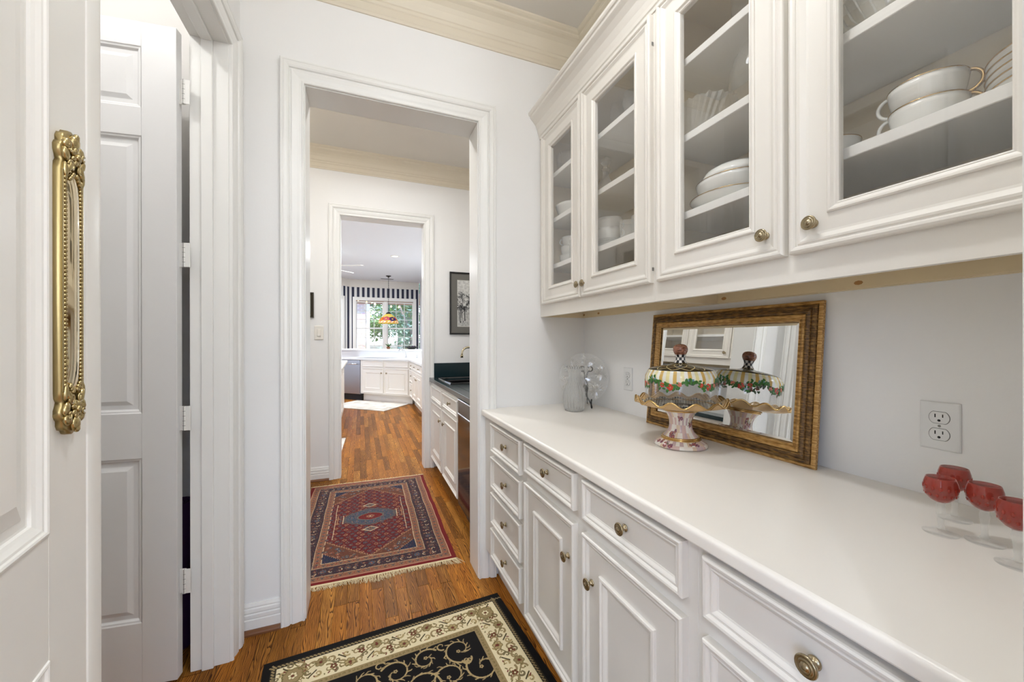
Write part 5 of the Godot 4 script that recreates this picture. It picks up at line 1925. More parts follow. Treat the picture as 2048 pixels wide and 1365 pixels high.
func build_outside() -> void:
	var lv := mat("leaves", Color.WHITE, 0.6)
	lv.vertex_color_use_as_albedo = true
	lv.backlight_enabled = true
	lv.backlight = Color(0.5, 0.55, 0.3)
	mat("bark", srgb(150, 136, 124), 0.9)
	mat("lawn", srgb(126, 140, 92), 0.95)
	mat("porch_wood", srgb(196, 156, 132), 0.6)
	mat("patio", srgb(196, 178, 160), 0.9)
	var brick := mat("pale_brick", Color.WHITE, 0.9)
	var bi := Image.create(128, 64, false, Image.FORMAT_RGB8)
	bi.fill(srgb(226, 216, 206))
	rng.seed = 8
	for y in 8:
		for x in 5:
			var c := srgb(196 + rng.randi() % 24, 166 + rng.randi() % 20, 146 + rng.randi() % 18)
			bi.fill_rect(Rect2i(x * 32 + (16 if y % 2 else 0) - 16, y * 8, 30, 7), c)
	brick.albedo_texture = tex_of(bi)
	brick.uv1_triplanar = true
	brick.uv1_scale = Vector3(1.15, 1.8, 1.15)
	var g := boxes([[-60, -0.5, -80, 60, -0.20, -12.02]])
	struct_obj("ground", g, M["lawn"], "garden lawn beyond the breakfast bay window", "ground")
	var pa := boxes([[-4, -0.20, -15.2, 5, -0.14, -12.1]])
	struct_obj("patio", pa, M["patio"], "paved terrace just outside the bay window", "paving")
	var wg := thing("brick_wing", "pale brick house wing seen through the left sash", "building", Vector3(-1.6, -0.14, -15.6))
	var wb := mb()
	box(wb, Vector3(-2.5, 0, -4), Vector3(1.88, 3.1, 0))
	obj("wall", wb, brick, wg)
	var wt := mb()
	box(wt, Vector3(1.80, 0, -0.02), Vector3(1.92, 3.1, 0.06))
	box(wt, Vector3(-2.5, 0, 0.001), Vector3(1.5, 1.55, 0.05))
	obj("white_boards", wt, M["trim_paint"], wg)
	var wr := mb()
	prism(wr, PackedVector2Array([Vector2(-2.8, -4.3), Vector2(2.2, -4.3), Vector2(2.2, 0.4), Vector2(-2.8, 0.4)]), 3.1, 3.3, 0.1)
	obj("roof", wr, M["porch_wood"], wg)
	var pr := thing("porch_roof", "brown timber porch eave above the terrace", "porch roof", Vector3(0.8, 0, -12.9))
	var ps := mb()
	box(ps, Vector3(-3.0, 2.66, -0.6), Vector3(3.0, 2.74, 0.86))
	obj("soffit", ps, M["porch_wood"], pr)
	var pb := mb()
	box(pb, Vector3(-3.0, 2.52, -0.72), Vector3(3.0, 2.78, -0.6))
	obj("beam", pb, M["porch_wood"], pr)
	for x in [-2.9, 2.9]:
		var po := mb()
		soft_box(po, Vector3(x - 0.06, -0.14, -0.72), Vector3(x + 0.06, 2.52, -0.60), 0.01)
		obj("post", po, M["trim_paint"], pr)
	var sl := thing("string_lights", "string of warm bulbs hung under the porch eave", "string lights", Vector3(0.1, 0, -12.95))
	var cd := mb(true)
	var cp := []
	for k in 13:
		var t := k / 12.0
		cp.append(Vector3(-0.3 + 1.5 * t, 2.655 - 0.20 * t - 0.06 * sin(t * PI), -0.3 * t))
	tube(cd, cp, 0.006, 5)
	obj("cord", cd, M["black_iron"], sl)
	for k in range(1, 12, 2):
		var b := mb(true)
		blob(b, cp[k] - Vector3(0, 0.04, 0), Vector3(0.028, 0.036, 0.028))
		obj("bulb", b, M["string_bulb"], sl)
	rng.seed = 61
	var greens := [srgb(118, 152, 62), srgb(96, 134, 58), srgb(150, 172, 84), srgb(78, 112, 52)]
	var blues := [srgb(140, 176, 150), srgb(118, 156, 128), srgb(164, 190, 160), srgb(96, 134, 100)]
	var autumn := [srgb(150, 160, 80), srgb(172, 150, 84), srgb(120, 140, 66), srgb(188, 196, 150)]
	for e in [[2.0, -19.5, 4.6, greens, "bright green tree left of the pendant lamp in the garden"], [2.1, -17.6, 4.9, blues, "grey-green tree with a leaning pale trunk right of the pendant lamp"], [3.1, -21.0, 5.8, autumn, "yellow-green tree at the right edge of the garden window"], [0.1, -24.0, 6.4, greens, "tall tree far behind the brick wing"], [2.4, -27.0, 7.0, blues, "tall hazy tree at the back of the garden"], [-6.4, -14.2, 5.0, greens, "green tree outside the angled bay window"]]:
		var t := thing("garden_tree", e[4], "tree", Vector3(e[0], -0.2, e[1]))
		var tr := mb(true)
		var h: float = e[2]
		tube(tr, [Vector3(0, 0, 0), Vector3(0.05, h * 0.3, 0), Vector3(0.22, h * 0.6, 0.1), Vector3(0.3, h * 0.9, 0)], [0.16, 0.13, 0.09, 0.03], 8)
		tube(tr, [Vector3(0.08, h * 0.35, 0), Vector3(-0.4, h * 0.55, 0.1), Vector3(-0.7, h * 0.75, 0)], [0.08, 0.05, 0.02], 7)
		obj("trunk", tr, M["bark"], t)
		var cl := []
		for k in 11:
			cl.append([Vector3(rng.randf_range(-1.3, 1.3), h * rng.randf_range(0.32, 1.0), rng.randf_range(-1.0, 1.0)), rng.randf_range(0.5, 0.9)])
		foliage(t, cl, 2600, 0.10, e[3])
	for e in [[0.55, -14.9, blues, "low blue-green shrub below the left sash"], [1.3, -14.6, blues, "low blue-green shrub in the middle of the window view"], [2.2, -14.8, blues, "low shrub below the right sash"], [0.9, -16.2, greens, "fresh green shrub behind the low shrubs"], [1.9, -16.4, autumn, "yellowish shrub behind the low shrubs"]]:
		var s := thing("garden_shrub", e[3], "shrub", Vector3(e[0], -0.2, e[1]))
		var stem := mb(true)
		tube(stem, [Vector3.ZERO, Vector3(0.03, 0.5, 0)], [0.03, 0.015], 6)
		obj("stem", stem, M["bark"], s)
		foliage(s, [[Vector3(0, 0.5, 0), 0.55], [Vector3(0.35, 0.4, 0), 0.45], [Vector3(-0.35, 0.45, 0.1), 0.5], [Vector3(0.1, 0.85, 0), 0.4]], 1300, 0.07, e[2])


# ---------------------------------------------------------------- things on the worktop
func build_counter_things() -> void:
	gilt_mirror()
	cake_stand()
	glass_plate()
	crystal_vase()
	var y := CTR + 0.0003
	var g := goblet("ruby cut-glass goblet second from the right, below the near outlet", Vector3(1.056, y, -0.338))
	copy(g, Vector3(1.031, y, -0.386), 0.6, "ruby cut-glass goblet at the left front of the group of four")
	copy(g, Vector3(1.136, y, -0.405), 1.4, "ruby cut-glass goblet at the back of the group, nearest the wall")
	copy(g, Vector3(0.996, y, -0.283), 2.1, "ruby cut-glass goblet nearest the worktop's end, cut by the door casing")
	outlet(Vector3(RIGHT, 1.083, -0.471), 0.034, 0.0555, "white double outlet above the ruby goblets")
	outlet(Vector3(RIGHT, 1.090, -1.597), 0.033, 0.057, "white double outlet between the glass plate and the gilt mirror")
	var yo := thing("rolled_mat", "purple foam mat rolled up and standing inside the closet", "exercise mat", Vector3(-0.725, 0.0, -2.028))
	var ym := mb(true)
	var spiral := []
	for k in 90:
		var a := k * 0.28
		spiral.append(Vector2(cos(a), sin(a)) * (0.010 + 0.0022 * a))
	for k in spiral.size() - 1:
		var a: Vector2 = spiral[k]
		var b: Vector2 = spiral[k + 1]
		var ai := a * (1.0 - 0.0045 / a.length())
		var bi := b * (1.0 - 0.0045 / b.length())
		ym.set_smooth_group(1)
		quad(ym, Vector3(b.x, 0.001, b.y), Vector3(a.x, 0.001, a.y), Vector3(a.x, 0.605, a.y), Vector3(b.x, 0.605, b.y))
		ym.set_smooth_group(2)
		quad(ym, Vector3(ai.x, 0.001, ai.y), Vector3(bi.x, 0.001, bi.y), Vector3(bi.x, 0.605, bi.y), Vector3(ai.x, 0.605, ai.y))
		ym.set_smooth_group(-1)
		quad(ym, Vector3(b.x, 0.605, b.y), Vector3(a.x, 0.605, a.y), Vector3(ai.x, 0.605, ai.y), Vector3(bi.x, 0.605, bi.y))
	obj("roll", ym, M["purple_foam"], yo)


func outlet(at: Vector3, hw: float, hh: float, label: String) -> void:
	var t := thing("wall_outlet", label, "outlet", at, -PI / 2)
	var p := mb()
	rings(p, rect(-hw, hw, -hh, hh), [[0, 0.0003], [0, 0.0035], [0.0015, 0.0055], [0.004, 0.0062]], Transform3D.IDENTITY)
	obj("plate", p, M["plastic_white"], t)
	for s in [-1.0, 1.0]:
		var f := mb()
		var poly := PackedVector2Array()
		for k in 32:
			var a := TAU * k / 32.0
			poly.append(Vector2(clampf(cos(a) * 0.0172, -0.0172, 0.0172), -clampf(sin(a) * 0.0172, -0.0135, 0.0135)))
		var raw := mb()
		prism(raw, poly, 0.0, 0.0016, 0.0004)
		f.append_from(raw.commit(), 0, Transform3D(Basis(Vector3.RIGHT, PI / 2), Vector3(0, s * 0.0195, 0.0060)))
		var fo := obj("socket_face", f, M["plastic_white"], t)
		var rim := mb()
		var pts := []
		for k in 33:
			var q := poly[k % 32]
			pts.append(Vector3(q.x * 1.03, s * 0.0195 - q.y * 1.03, 0.0064))
		tube(rim, pts, 0.0004, 5)
		obj("seam", rim, M["dark_gap"], fo)
		var sl := mb()
		box(sl, Vector3(-0.0076, s * 0.0195 + 0.000, 0.0074), Vector3(-0.0055, s * 0.0195 + 0.0082, 0.0078))
		box(sl, Vector3(0.0052, s * 0.0195 + 0.001, 0.0074), Vector3(0.0072, s * 0.0195 + 0.0082, 0.0078))
		lathe(sl, [Vector2(0.0028, 0.0), Vector2(0.0028, 0.0004), Vector2(0, 0.0004)], 12, Transform3D(Basis(Vector3.RIGHT, PI / 2), Vector3(0, s * 0.0195 - 0.0065, 0.0074)))
		obj("slots", sl, M["black_matte"], fo)
	var sc := mb(true)
	lathe(sc, [Vector2(0.0028, 0.0), Vector2(0.0026, 0.0008), Vector2(0, 0.001)], 12, Transform3D(Basis(Vector3.RIGHT, PI / 2), Vector3(0, 0, 0.0062)))
	obj("screw", sc, M["screw"], t)


func gilt_mirror() -> void:
	var tilt := deg_to_rad(5.0)
	var t := thing("gilt_mirror", "mirror in a worn gilt frame leaning on the wall behind the cake stand", "mirror", Vector3(1.1965, CTR + 0.0005, -1.0505), 0.0)
	t.basis = Basis(Vector3.UP, -PI / 2) * Basis(Vector3.RIGHT, -tilt)
	var r := rect(-0.3475, 0.3475, 0.0, 0.487)
	var back := mb()
	rings(back, r, [[0.004, -0.018], [0.0, -0.012], [0.0, -0.003], [0.004, 0.000], [0.010, 0.001], [0.0115, -0.001]], Transform3D.IDENTITY, false)
	obj("outer_moulding", back, M["gilt"], t)
	var mid := mb()
	rings(mid, r, [[0.0115, -0.001], [0.0125, 0.004], [0.017, 0.008], [0.021, 0.0085], [0.023, 0.006], [0.025, 0.006], [0.027, 0.010], [0.033, 0.0135], [0.0375, 0.013], [0.0395, 0.009]], Transform3D.IDENTITY, false)
	obj("dark_moulding", mid, M["gilt_dark"], t)
	var inn := mb()
	rings(inn, r, [[0.0395, 0.009], [0.0405, 0.012], [0.045, 0.013], [0.049, 0.0105], [0.053, 0.0065], [0.0545, 0.0065], [0.0555, 0.0085], [0.0585, 0.0075], [0.0605, 0.0035], [0.061, 0.000]], Transform3D.IDENTITY, false)
	obj("inner_moulding", inn, M["gilt"], t)
	var bk := mb()
	box(bk, Vector3(-0.335, 0.012, -0.0175), Vector3(0.335, 0.475, -0.006))
	obj("backing", bk, M["oak_shoe"], t)
	var gl := mb()
	rings(gl, r, [[0.0605, -0.0045], [0.0610, -0.0020], [0.071, 0.0001]], Transform3D.IDENTITY)
	obj("mirror_glass", gl, M["mirror_silver"], t)


func checks(w: int, h: int, cell: int, a: Color, b: Color) -> Image:
	var img := Image.create(w, h, false, Image.FORMAT_RGB8)
	for y in h / cell + 1:
		for x in w / cell + 1:
			img.fill_rect(Rect2i(x * cell, y * cell, cell, cell), a if (x + y) % 2 else b)
	return img


func cake_stand() -> void:
	rng.seed = 31
	var at := Vector3(1.052, CTR + 0.0003, -1.050)
	var t := thing("cake_stand", "hand-painted pedestal cake stand with a fluted gilt rim", "cake stand", at)
	# foot and pedestal: pink and white stripes and checks with sprigs of flowers
	var img := Image.create(512, 256, false, Image.FORMAT_RGB8)
	var pinks := [srgb(214, 184, 176), srgb(236, 226, 214), srgb(200, 176, 176), srgb(238, 232, 222), srgb(218, 194, 168)]
	for x in 40:
		for y in 9:
			var c: Color = pinks[(x * 3 + y * 2 + (x * y) % 3) % 5] if y < 6 else pinks[1 if x % 2 else 2]
			img.fill_rect(Rect2i(x * 13, y * 29, 13, 29), c)
	for k in 22:
		var p := Vector2(rng.randf() * 512, [40.0, 84.0, 128.0, 226.0][k % 4] + rng.randf_range(-14, 14))
		for j in 4:
			stroke(img, [p, p + Vector2(rng.randf_range(-22, 22), rng.randf_range(-16, 16))], 1.3, srgb(96, 92, 62))
		for j in 4:
			flower(img, p + Vector2(rng.randf_range(-18, 18), rng.randf_range(-12, 12)), rng.randf_range(5, 9), 5, [srgb(168, 88, 106), srgb(126, 84, 126), srgb(190, 120, 110)][j % 3], srgb(232, 196, 120), srgb(110, 58, 80))
	var pm := mat("painted_pedestal", Color.WHITE, 0.22)
	pm.albedo_texture = tex_of(img)
	var ped := mb(true)
	lathe(ped, [Vector2(0.0, 0.004), Vector2(0.080, 0.0), Vector2(0.087, 0.0015), Vector2(0.0885, 0.005), Vector2(0.086, 0.010), Vector2(0.076, 0.018), Vector2(0.064, 0.025), Vector2(0.060, 0.028), Vector2(0.055, 0.037), Vector2(0.047, 0.046), Vector2(0.0395, 0.060), Vector2(0.0370, 0.074), Vector2(0.0375, 0.088), Vector2(0.0415, 0.102), Vector2(0.0485, 0.115), Vector2(0.056, 0.125)], 48)
	obj("pedestal", ped, pm, t)
	var gr := mb(true)
	for e in [[0.0595, 0.031, 0.0042], [0.0635, 0.0265, 0.003], [0.0570, 0.1255, 0.0032], [0.0610, 0.131, 0.0026]]:
		var pts := []
		for k in 49:
			var a := TAU * k / 48.0
			pts.append(Vector3(cos(a) * e[0], e[1], sin(a) * e[0]))
		tube(gr, pts, e[2], 7)
	obj("gilt_rings", gr, M["china_gold"], t)
	# plate with a fluted rim
	var chk := checks(512, 512, 8, srgb(28, 30, 34), srgb(222, 216, 200))
	for k in 200:
		var p := Vector2(rng.randf() * 512, rng.randf() * 512)
		stroke(chk, curl(p, rng.randf() * TAU, 7, 0.8, 1.0), 1.2, srgb(150, 124, 90))
	var cm := mat("lattice_plate", Color.WHITE, 0.2)
	cm.albedo_texture = tex_of(chk)
	var pale := mat("fluted_rim", srgb(206, 172, 124), 0.26)
	var flute := func(a: float, r: float) -> float:
		return 0.0085 * sin(a * 13.0) * smoothstep(0.112, 0.150, r)
	var n := 156
	var disc := mb(true)
	var rim_top := mb(true)
	var under := mb(true)
	var ringsr := [[0.0, 0.1385], [0.060, 0.1385], [0.100, 0.1400], [0.118, 0.1440], [0.130, 0.1500], [0.142, 0.1570], [0.152, 0.1610]]
	for k in ringsr.size() - 1:
		for j in n:
			var a0 := TAU * j / n
			var a1 := TAU * (j + 1) / n
			var q := []
			for e in [[k, a1], [k, a0], [k + 1, a0], [k + 1, a1]]:
				var r: float = ringsr[e[0]][0]
				q.append(Vector3(cos(e[1]) * r, ringsr[e[0]][1] + flute.call(e[1], r), sin(e[1]) * r))
			var dst := disc if ringsr[k + 1][0] <= 0.131 else rim_top
			var uv := []
			for v in q:
				uv.append(Vector2(v.x, v.z) * 2.4 + Vector2(0.5, 0.5))
			if k == 0:
				for i in [0, 3, 2]:
					dst.set_uv(uv[i])
					dst.add_vertex(q[i])
			else:
				for i in [0, 2, 3, 0, 1, 2]:
					dst.set_uv(uv[i])
					dst.add_vertex(q[i])
			var down := Vector3(0, -0.0045, 0)
			if k > 0:
				quad(under, q[0] + down, q[1] + down, q[2] + down, q[3] + down)
	obj("plate", disc, cm, t)
	obj("fluted_rim", rim_top, pale, t)
	obj("underside", under, pale, t)
	var eg := mb(true)
	for e in [[0.152, 0.1585, 0.0034], [0.1435, 0.1578, 0.0012]]:
		var pts := []
		for k in n + 1:
			var a := TAU * k / n
			pts.append(Vector3(cos(a) * e[0], e[1] + flute.call(a, e[0]), sin(a) * e[0]))
		tube(eg, pts, e[2], 6)
	obj("gilt_edge", eg, M["china_gold"], t)

	# the dome standing on the plate
	var d := thing("cake_dome", "clear cake dome painted with stripes and a rose garland, on the cake stand", "cake dome", at + Vector3(0, 0.1408, 0))
	var R := 0.1165
	var gl := mb(true)
	lathe(gl, [Vector2(R, 0.0), Vector2(R + 0.0012, 0.002), Vector2(R + 0.0012, 0.07), Vector2(R + 0.0005, 0.105), Vector2(R - 0.004, 0.118), Vector2(R - 0.012, 0.1265)], 64)
	obj("glass_wall", gl, M["clear_glass"], d)
	var gb := mb(true)
	for e in [[R, 0.003, 0.0026]]:
		var pts := []
		for k in 65:
			var a := TAU * k / 64.0
			pts.append(Vector3(cos(a) * e[0], e[1], sin(a) * e[0]))
		tube(gb, pts, e[2], 6)
	obj("gilt_band", gb, M["china_gold"], d)
	var lat := Image.create(512, 128, false, Image.FORMAT_RGB8)
	lat.fill(srgb(40, 34, 20))
	for k in 12:
		var x := k * 42.7
		for s in [-1.0, 1.0]:
			for w in [-512.0, 0.0, 512.0]:
				stroke(lat, [Vector2(x + w, 6), Vector2(x + w + s * 86, 122)], 1.9, srgb(206, 188, 136))
	for k in 16:
		dab(lat, rng.randf() * 512, rng.randf() * 128, rng.randf_range(3, 7), srgb(84, 70, 40))
	lat.fill_rect(Rect2i(0, 120, 512, 8), srgb(34, 28, 18))
	lat.fill_rect(Rect2i(0, 0, 512, 5), srgb(190, 160, 96))
	var lm := mat("lattice_top", Color.WHITE, 0.2)
	lm.albedo_texture = tex_of(lat)
	var top := mb(true)
	lathe(top, [Vector2(R - 0.0105, 0.1262), Vector2(R - 0.0120, 0.1285), Vector2(R - 0.030, 0.1340), Vector2(R - 0.060, 0.1400), Vector2(0.030, 0.1440), Vector2(0.021, 0.1475), Vector2(0.017, 0.1520)], 64)
	obj("lattice_top", top, lm, d)
	var sm := mat("stripe_band", Color.WHITE, 0.2)
	var si := Image.create(512, 16, false, Image.FORMAT_RGB8)
	for k in 64:
		si.fill_rect(Rect2i(k * 8, 0, 8, 16), [srgb(226, 222, 208), srgb(206, 168, 92), srgb(232, 230, 222), srgb(226, 214, 158)][k % 4])
	sm.albedo_texture = tex_of(si)
	var band := mb(true)
	var nb := 192
	for j in nb:
		var u0 := float(j) / nb
		var u1 := float(j + 1) / nb
		var prof := func(u: float, v: float) -> Vector3:
			var a := u * TAU
			var low := 0.101 - 0.016 * absf(sin(a * 3.0))
			var h := lerpf(low, 0.1262, v)
			var r := R + 0.0022 - 0.0125 * smoothstep(0.106, 0.1275, h)
			return Vector3(cos(a) * r, h, sin(a) * r)
		for e in [[0.0, 0.4], [0.4, 0.75], [0.75, 1.0]]:
			quad_uv(band, [prof.call(u1, e[0]), prof.call(u0, e[0]), prof.call(u0, e[1]), prof.call(u1, e[1])], [Vector2(u1, 1), Vector2(u0, 1), Vector2(u0, 0), Vector2(u1, 0)])
	obj("striped_band", band, sm, d)
	mat("rose_red", srgb(206, 62, 40), 0.3)
	mat("rose_pink", srgb(214, 120, 96), 0.3)
	mat("rose_leaf", srgb(56, 112, 40), 0.3)
	mat("rose_blue", srgb(110, 150, 160), 0.3)
	var parts := {"rose_red": mb(true), "rose_pink": mb(true), "rose_leaf": mb(true), "rose_blue": mb(true)}
	for sw in 6:
		for k in 9:
			var u := (k + 0.5) / 9.0
			var a := TAU * (sw + u) / 6.0
			var h := 0.105 - 0.031 * sin(u * PI) + rng.randf_range(-0.003, 0.003)
			var put := func(st: SurfaceTool, da: float, dh: float, sa: float, sh: float, rot := 0.0) -> void:
				var aa := a + da
				var b := Basis(Vector3(-sin(aa), 0, cos(aa)), Vector3.UP, Vector3(cos(aa), 0, sin(aa)))
				var rr := R + 0.0022 - 0.0100 * smoothstep(0.108, 0.125, h + dh)
				blob(st, Vector3(cos(aa) * rr, h + dh, sin(aa) * rr), Vector3(sa, sh, 0.0011), b * Basis(Vector3(0, 0, 1), rot), 7, 4)
			var big: bool = k == 4
			if k in [2, 4, 6]:
				var key: String = "rose_red" if k == 4 or k == 6 else "rose_pink"
				var s := 0.0092 if big else 0.0064
				for p in 5:
					var pa := TAU * p / 5.0
					put.call(parts[key], cos(pa) * s * 0.75 / R, sin(pa) * s * 0.75, s * 0.62, s * 0.62)
				put.call(parts["rose_pink"], 0.0, 0.0, s * 0.4, s * 0.4)
			else:
				put.call(parts["rose_blue"] if k in [0, 8] else parts["rose_leaf"], 0.0, 0.0, 0.004, 0.0045)
			for p in 5:
				put.call(parts["rose_leaf"], rng.randf_range(-0.10, 0.10), rng.randf_range(-0.014, 0.009), 0.0066, 0.0036, rng.randf() * TAU)
	for key in parts:
		obj("painted_leaves" if key == "rose_leaf" else "painted_roses" if key != "rose_blue" else "painted_bows", parts[key], M[key], d)
	# handle: checked neck and marbled ball
	var kn := checks(96, 24, 8, srgb(24, 26, 30), srgb(232, 228, 220))
	var km := mat("checked_neck", Color.WHITE, 0.2)
	km.albedo_texture = tex_of(kn)
	var nk := mb(true)
	lathe(nk, [Vector2(0.021, 0.1500), Vector2(0.0165, 0.157), Vector2(0.0150, 0.164), Vector2(0.0155, 0.171), Vector2(0.0185, 0.179)], 24)
	var neck := obj("checked_neck", nk, km, d)
	var bl := mat("marbled_ball", Color.WHITE, 0.14)
	bl.albedo_texture = noise_tex(0.03, 5, 128, ramp2([[0.2, srgb(96, 58, 44)], [0.5, srgb(164, 112, 88)], [0.7, srgb(126, 78, 60)], [1.0, srgb(206, 170, 146)]]))
	var ba := mb(true)
	lathe(ba, [Vector2(0.0175, 0.1785), Vector2(0.0205, 0.1830), Vector2(0.0240, 0.1915), Vector2(0.0245, 0.1985), Vector2(0.0225, 0.2065), Vector2(0.0170, 0.2125), Vector2(0.0080, 0.2155), Vector2(0.0, 0.2160)], 28)
	obj("ball", ba, bl, d)


func goblet(label: String, at: Vector3) -> Node3D:
	var t := thing("ruby_goblet", label, "goblet", at, 0.0, "ruby goblets on the worktop")
	var f := mb(true)
	lathe(f, [Vector2(0.0000, 0.0008), Vector2(0.0245, 0.0), Vector2(0.0253, 0.0012), Vector2(0.0245, 0.0024), Vector2(0.0130, 0.0042), Vector2(0.0058, 0.0065)], 40)
	obj("foot", f, M["clear_glass"], t)
	var s := mb()
	var prev := []
	for e in [[0.0065, 0.0060], [0.0085, 0.0095], [0.0065, 0.0130], [0.0060, 0.020], [0.0072, 0.034], [0.0085, 0.042], [0.0098, 0.050], [0.0075, 0.056], [0.0090, 0.0595]]:
		var ring := []
		for k in 6:
			var a := TAU * k / 6.0
			ring.append(Vector3(cos(a) * e[0] * 0.78, e[1], sin(a) * e[0] * 0.78))
		for k in 6:
			if prev.size():
				quad(s, prev[(k + 1) % 6], prev[k], ring[k], ring[(k + 1) % 6])
		prev = ring
	obj("stem", s, M["cut_glass"], t)
	var b := mb(true)
	lathe(b, [Vector2(0.0000, 0.0590), Vector2(0.0072, 0.0592), Vector2(0.0144, 0.0640), Vector2(0.0209, 0.0720), Vector2(0.0238, 0.0820), Vector2(0.0241, 0.0890), Vector2(0.0229, 0.0970), Vector2(0.0209, 0.1040), Vector2(0.0200, 0.1062), Vector2(0.0193, 0.1062), Vector2(0.0220, 0.0960), Vector2(0.0230, 0.0885), Vector2(0.0226, 0.0825), Vector2(0.0198, 0.0738), Vector2(0.0137, 0.0665), Vector2(0.0000, 0.0620)], 40)
	obj("bowl", b, M["ruby_glass"], t)
	mat("cut_flash", srgb(150, 54, 40), 0.2)
	var c := mb(true)
	for k in 14:
		var a := TAU * k / 14.0
		for row in 2:
			var aa := a + (0.22 if row else 0.0)
			var r := 0.0242 if row else 0.0222
			var h := 0.0880 if row else 0.0760
			blob(c, Vector3(cos(aa) * r, h, sin(aa) * r), Vector3(0.0024, 0.0036, 0.0005), Basis(Vector3(-sin(aa), 0, cos(aa)), Vector3.UP, Vector3(cos(aa), 0, sin(aa))), 7, 4)
	obj("cut_ovals", c, M["cut_flash"], t)
	return t


func glass_plate() -> void:
	# stands on the easel in the corner, tipped back
	var b := Basis(Vector3.UP, -0.72) * Basis(Vector3.RIGHT, -0.20)
	var e := thing("plate_easel", "black wrought-iron easel with curled tips holding the glass plate", "plate stand", Vector3(1.166, CTR + 0.0005, -1.858), -0.72)
	var ir: Material = M["black_iron"]
	for s in [-1.0, 1.0]:
		var lg := mb(true)
		var pts := []
		for k in 20:   # curl at the top
			var a := -2.2 + k * 0.25
			pts.append(Vector3(s * (0.022 + 0.014 * cos(a)), 0.208 + 0.014 * sin(a), -0.052))
		pts.reverse()
		pts.append_array([Vector3(s * 0.008, 0.185, -0.048), Vector3(s * 0.004, 0.14, -0.040), Vector3(s * 0.012, 0.10, -0.030), Vector3(s * 0.006, 0.06, -0.016), Vector3(s * 0.034, 0.022, 0.004), Vector3(s * 0.045, 0.004, 0.030), Vector3(s * 0.046, 0.003, 0.050)])
		for k in 12:
			var a := -1.4 + k * 0.32
			pts.append(Vector3(s * 0.046, 0.028 + 0.0 + 0.022 * sin(a), 0.058 + 0.010 * cos(a)))
		tube(lg, pts, 0.0038, 7)
		obj("side_scroll", lg, ir, e)
	var tw := mb(true)
	for s in [0.0, PI]:
		var pts := []
		for k in 24:
			var a: float = s + k * 0.7
			pts.append(Vector3(0.005 * cos(a), 0.055 + k * 0.0048, -0.034 - k * 0.0006 + 0.005 * sin(a)))
		tube(tw, pts, 0.0022, 6)
	tube(tw, [Vector3(0, 0.15, -0.050), Vector3(0, 0.05, -0.085), Vector3(0, 0.002, -0.098)], 0.0028, 6)
	obj("twisted_back", tw, ir, e)
	var p := thing("glass_plate", "large round cut-glass plate with a sunburst pattern on a black easel", "plate", Vector3(1.164, CTR + 0.160, -1.860), 0.0)
	p.basis = b
	p.position += b * Vector3(0, 0, 0.012)
	var st := mb(true)
	var face := Transform3D(Basis(Vector3.RIGHT, PI / 2), Vector3.ZERO)
	lathe(st, [Vector2(0.0, -0.004), Vector2(0.070, -0.004), Vector2(0.098, -0.001), Vector2(0.134, 0.009), Vector2(0.1375, 0.0110), Vector2(0.1380, 0.0130), Vector2(0.136, 0.0140), Vector2(0.100, 0.003), Vector2(0.070, 0.000), Vector2(0.0, 0.000)], 72, face)
	obj("disc", st, M["clear_glass"], p)
	var cuts := mb()
	for g in 6:
		var a := TAU * g / 6.0 + 0.3
		var c := Vector2(cos(a), sin(a)) * 0.098
		for k in 26:
			var b2 := TAU * k / 26.0
			var d := Vector2(cos(b2), sin(b2))
			var q := c + d * 0.010
			var w := c + d * 0.044
			if w.length() < 0.136:
				var zq := maxf(0.0, (q.length() - 0.07) * 0.16)
				var zw := maxf(0.0, (w.length() - 0.07) * 0.19)
				tube(cuts, [Vector3(q.x, q.y, zq), Vector3((q.x + w.x) / 2, (q.y + w.y) / 2, (zq + zw) / 2 + 0.002), Vector3(w.x, w.y, zw)], [0.0006, 0.0026, 0.0006], 4)
	for k in 32:
		var a := TAU * k / 32.0
		tube(cuts, [Vector3(cos(a) * 0.008, sin(a) * 0.008, 0.0005), Vector3(cos(a) * 0.035, sin(a) * 0.035, 0.0022), Vector3(cos(a) * 0.060, sin(a) * 0.060, 0.0005)], [0.0005, 0.0022, 0.0005], 4)
	obj("cut_pattern", cuts, M["crystal"], p)


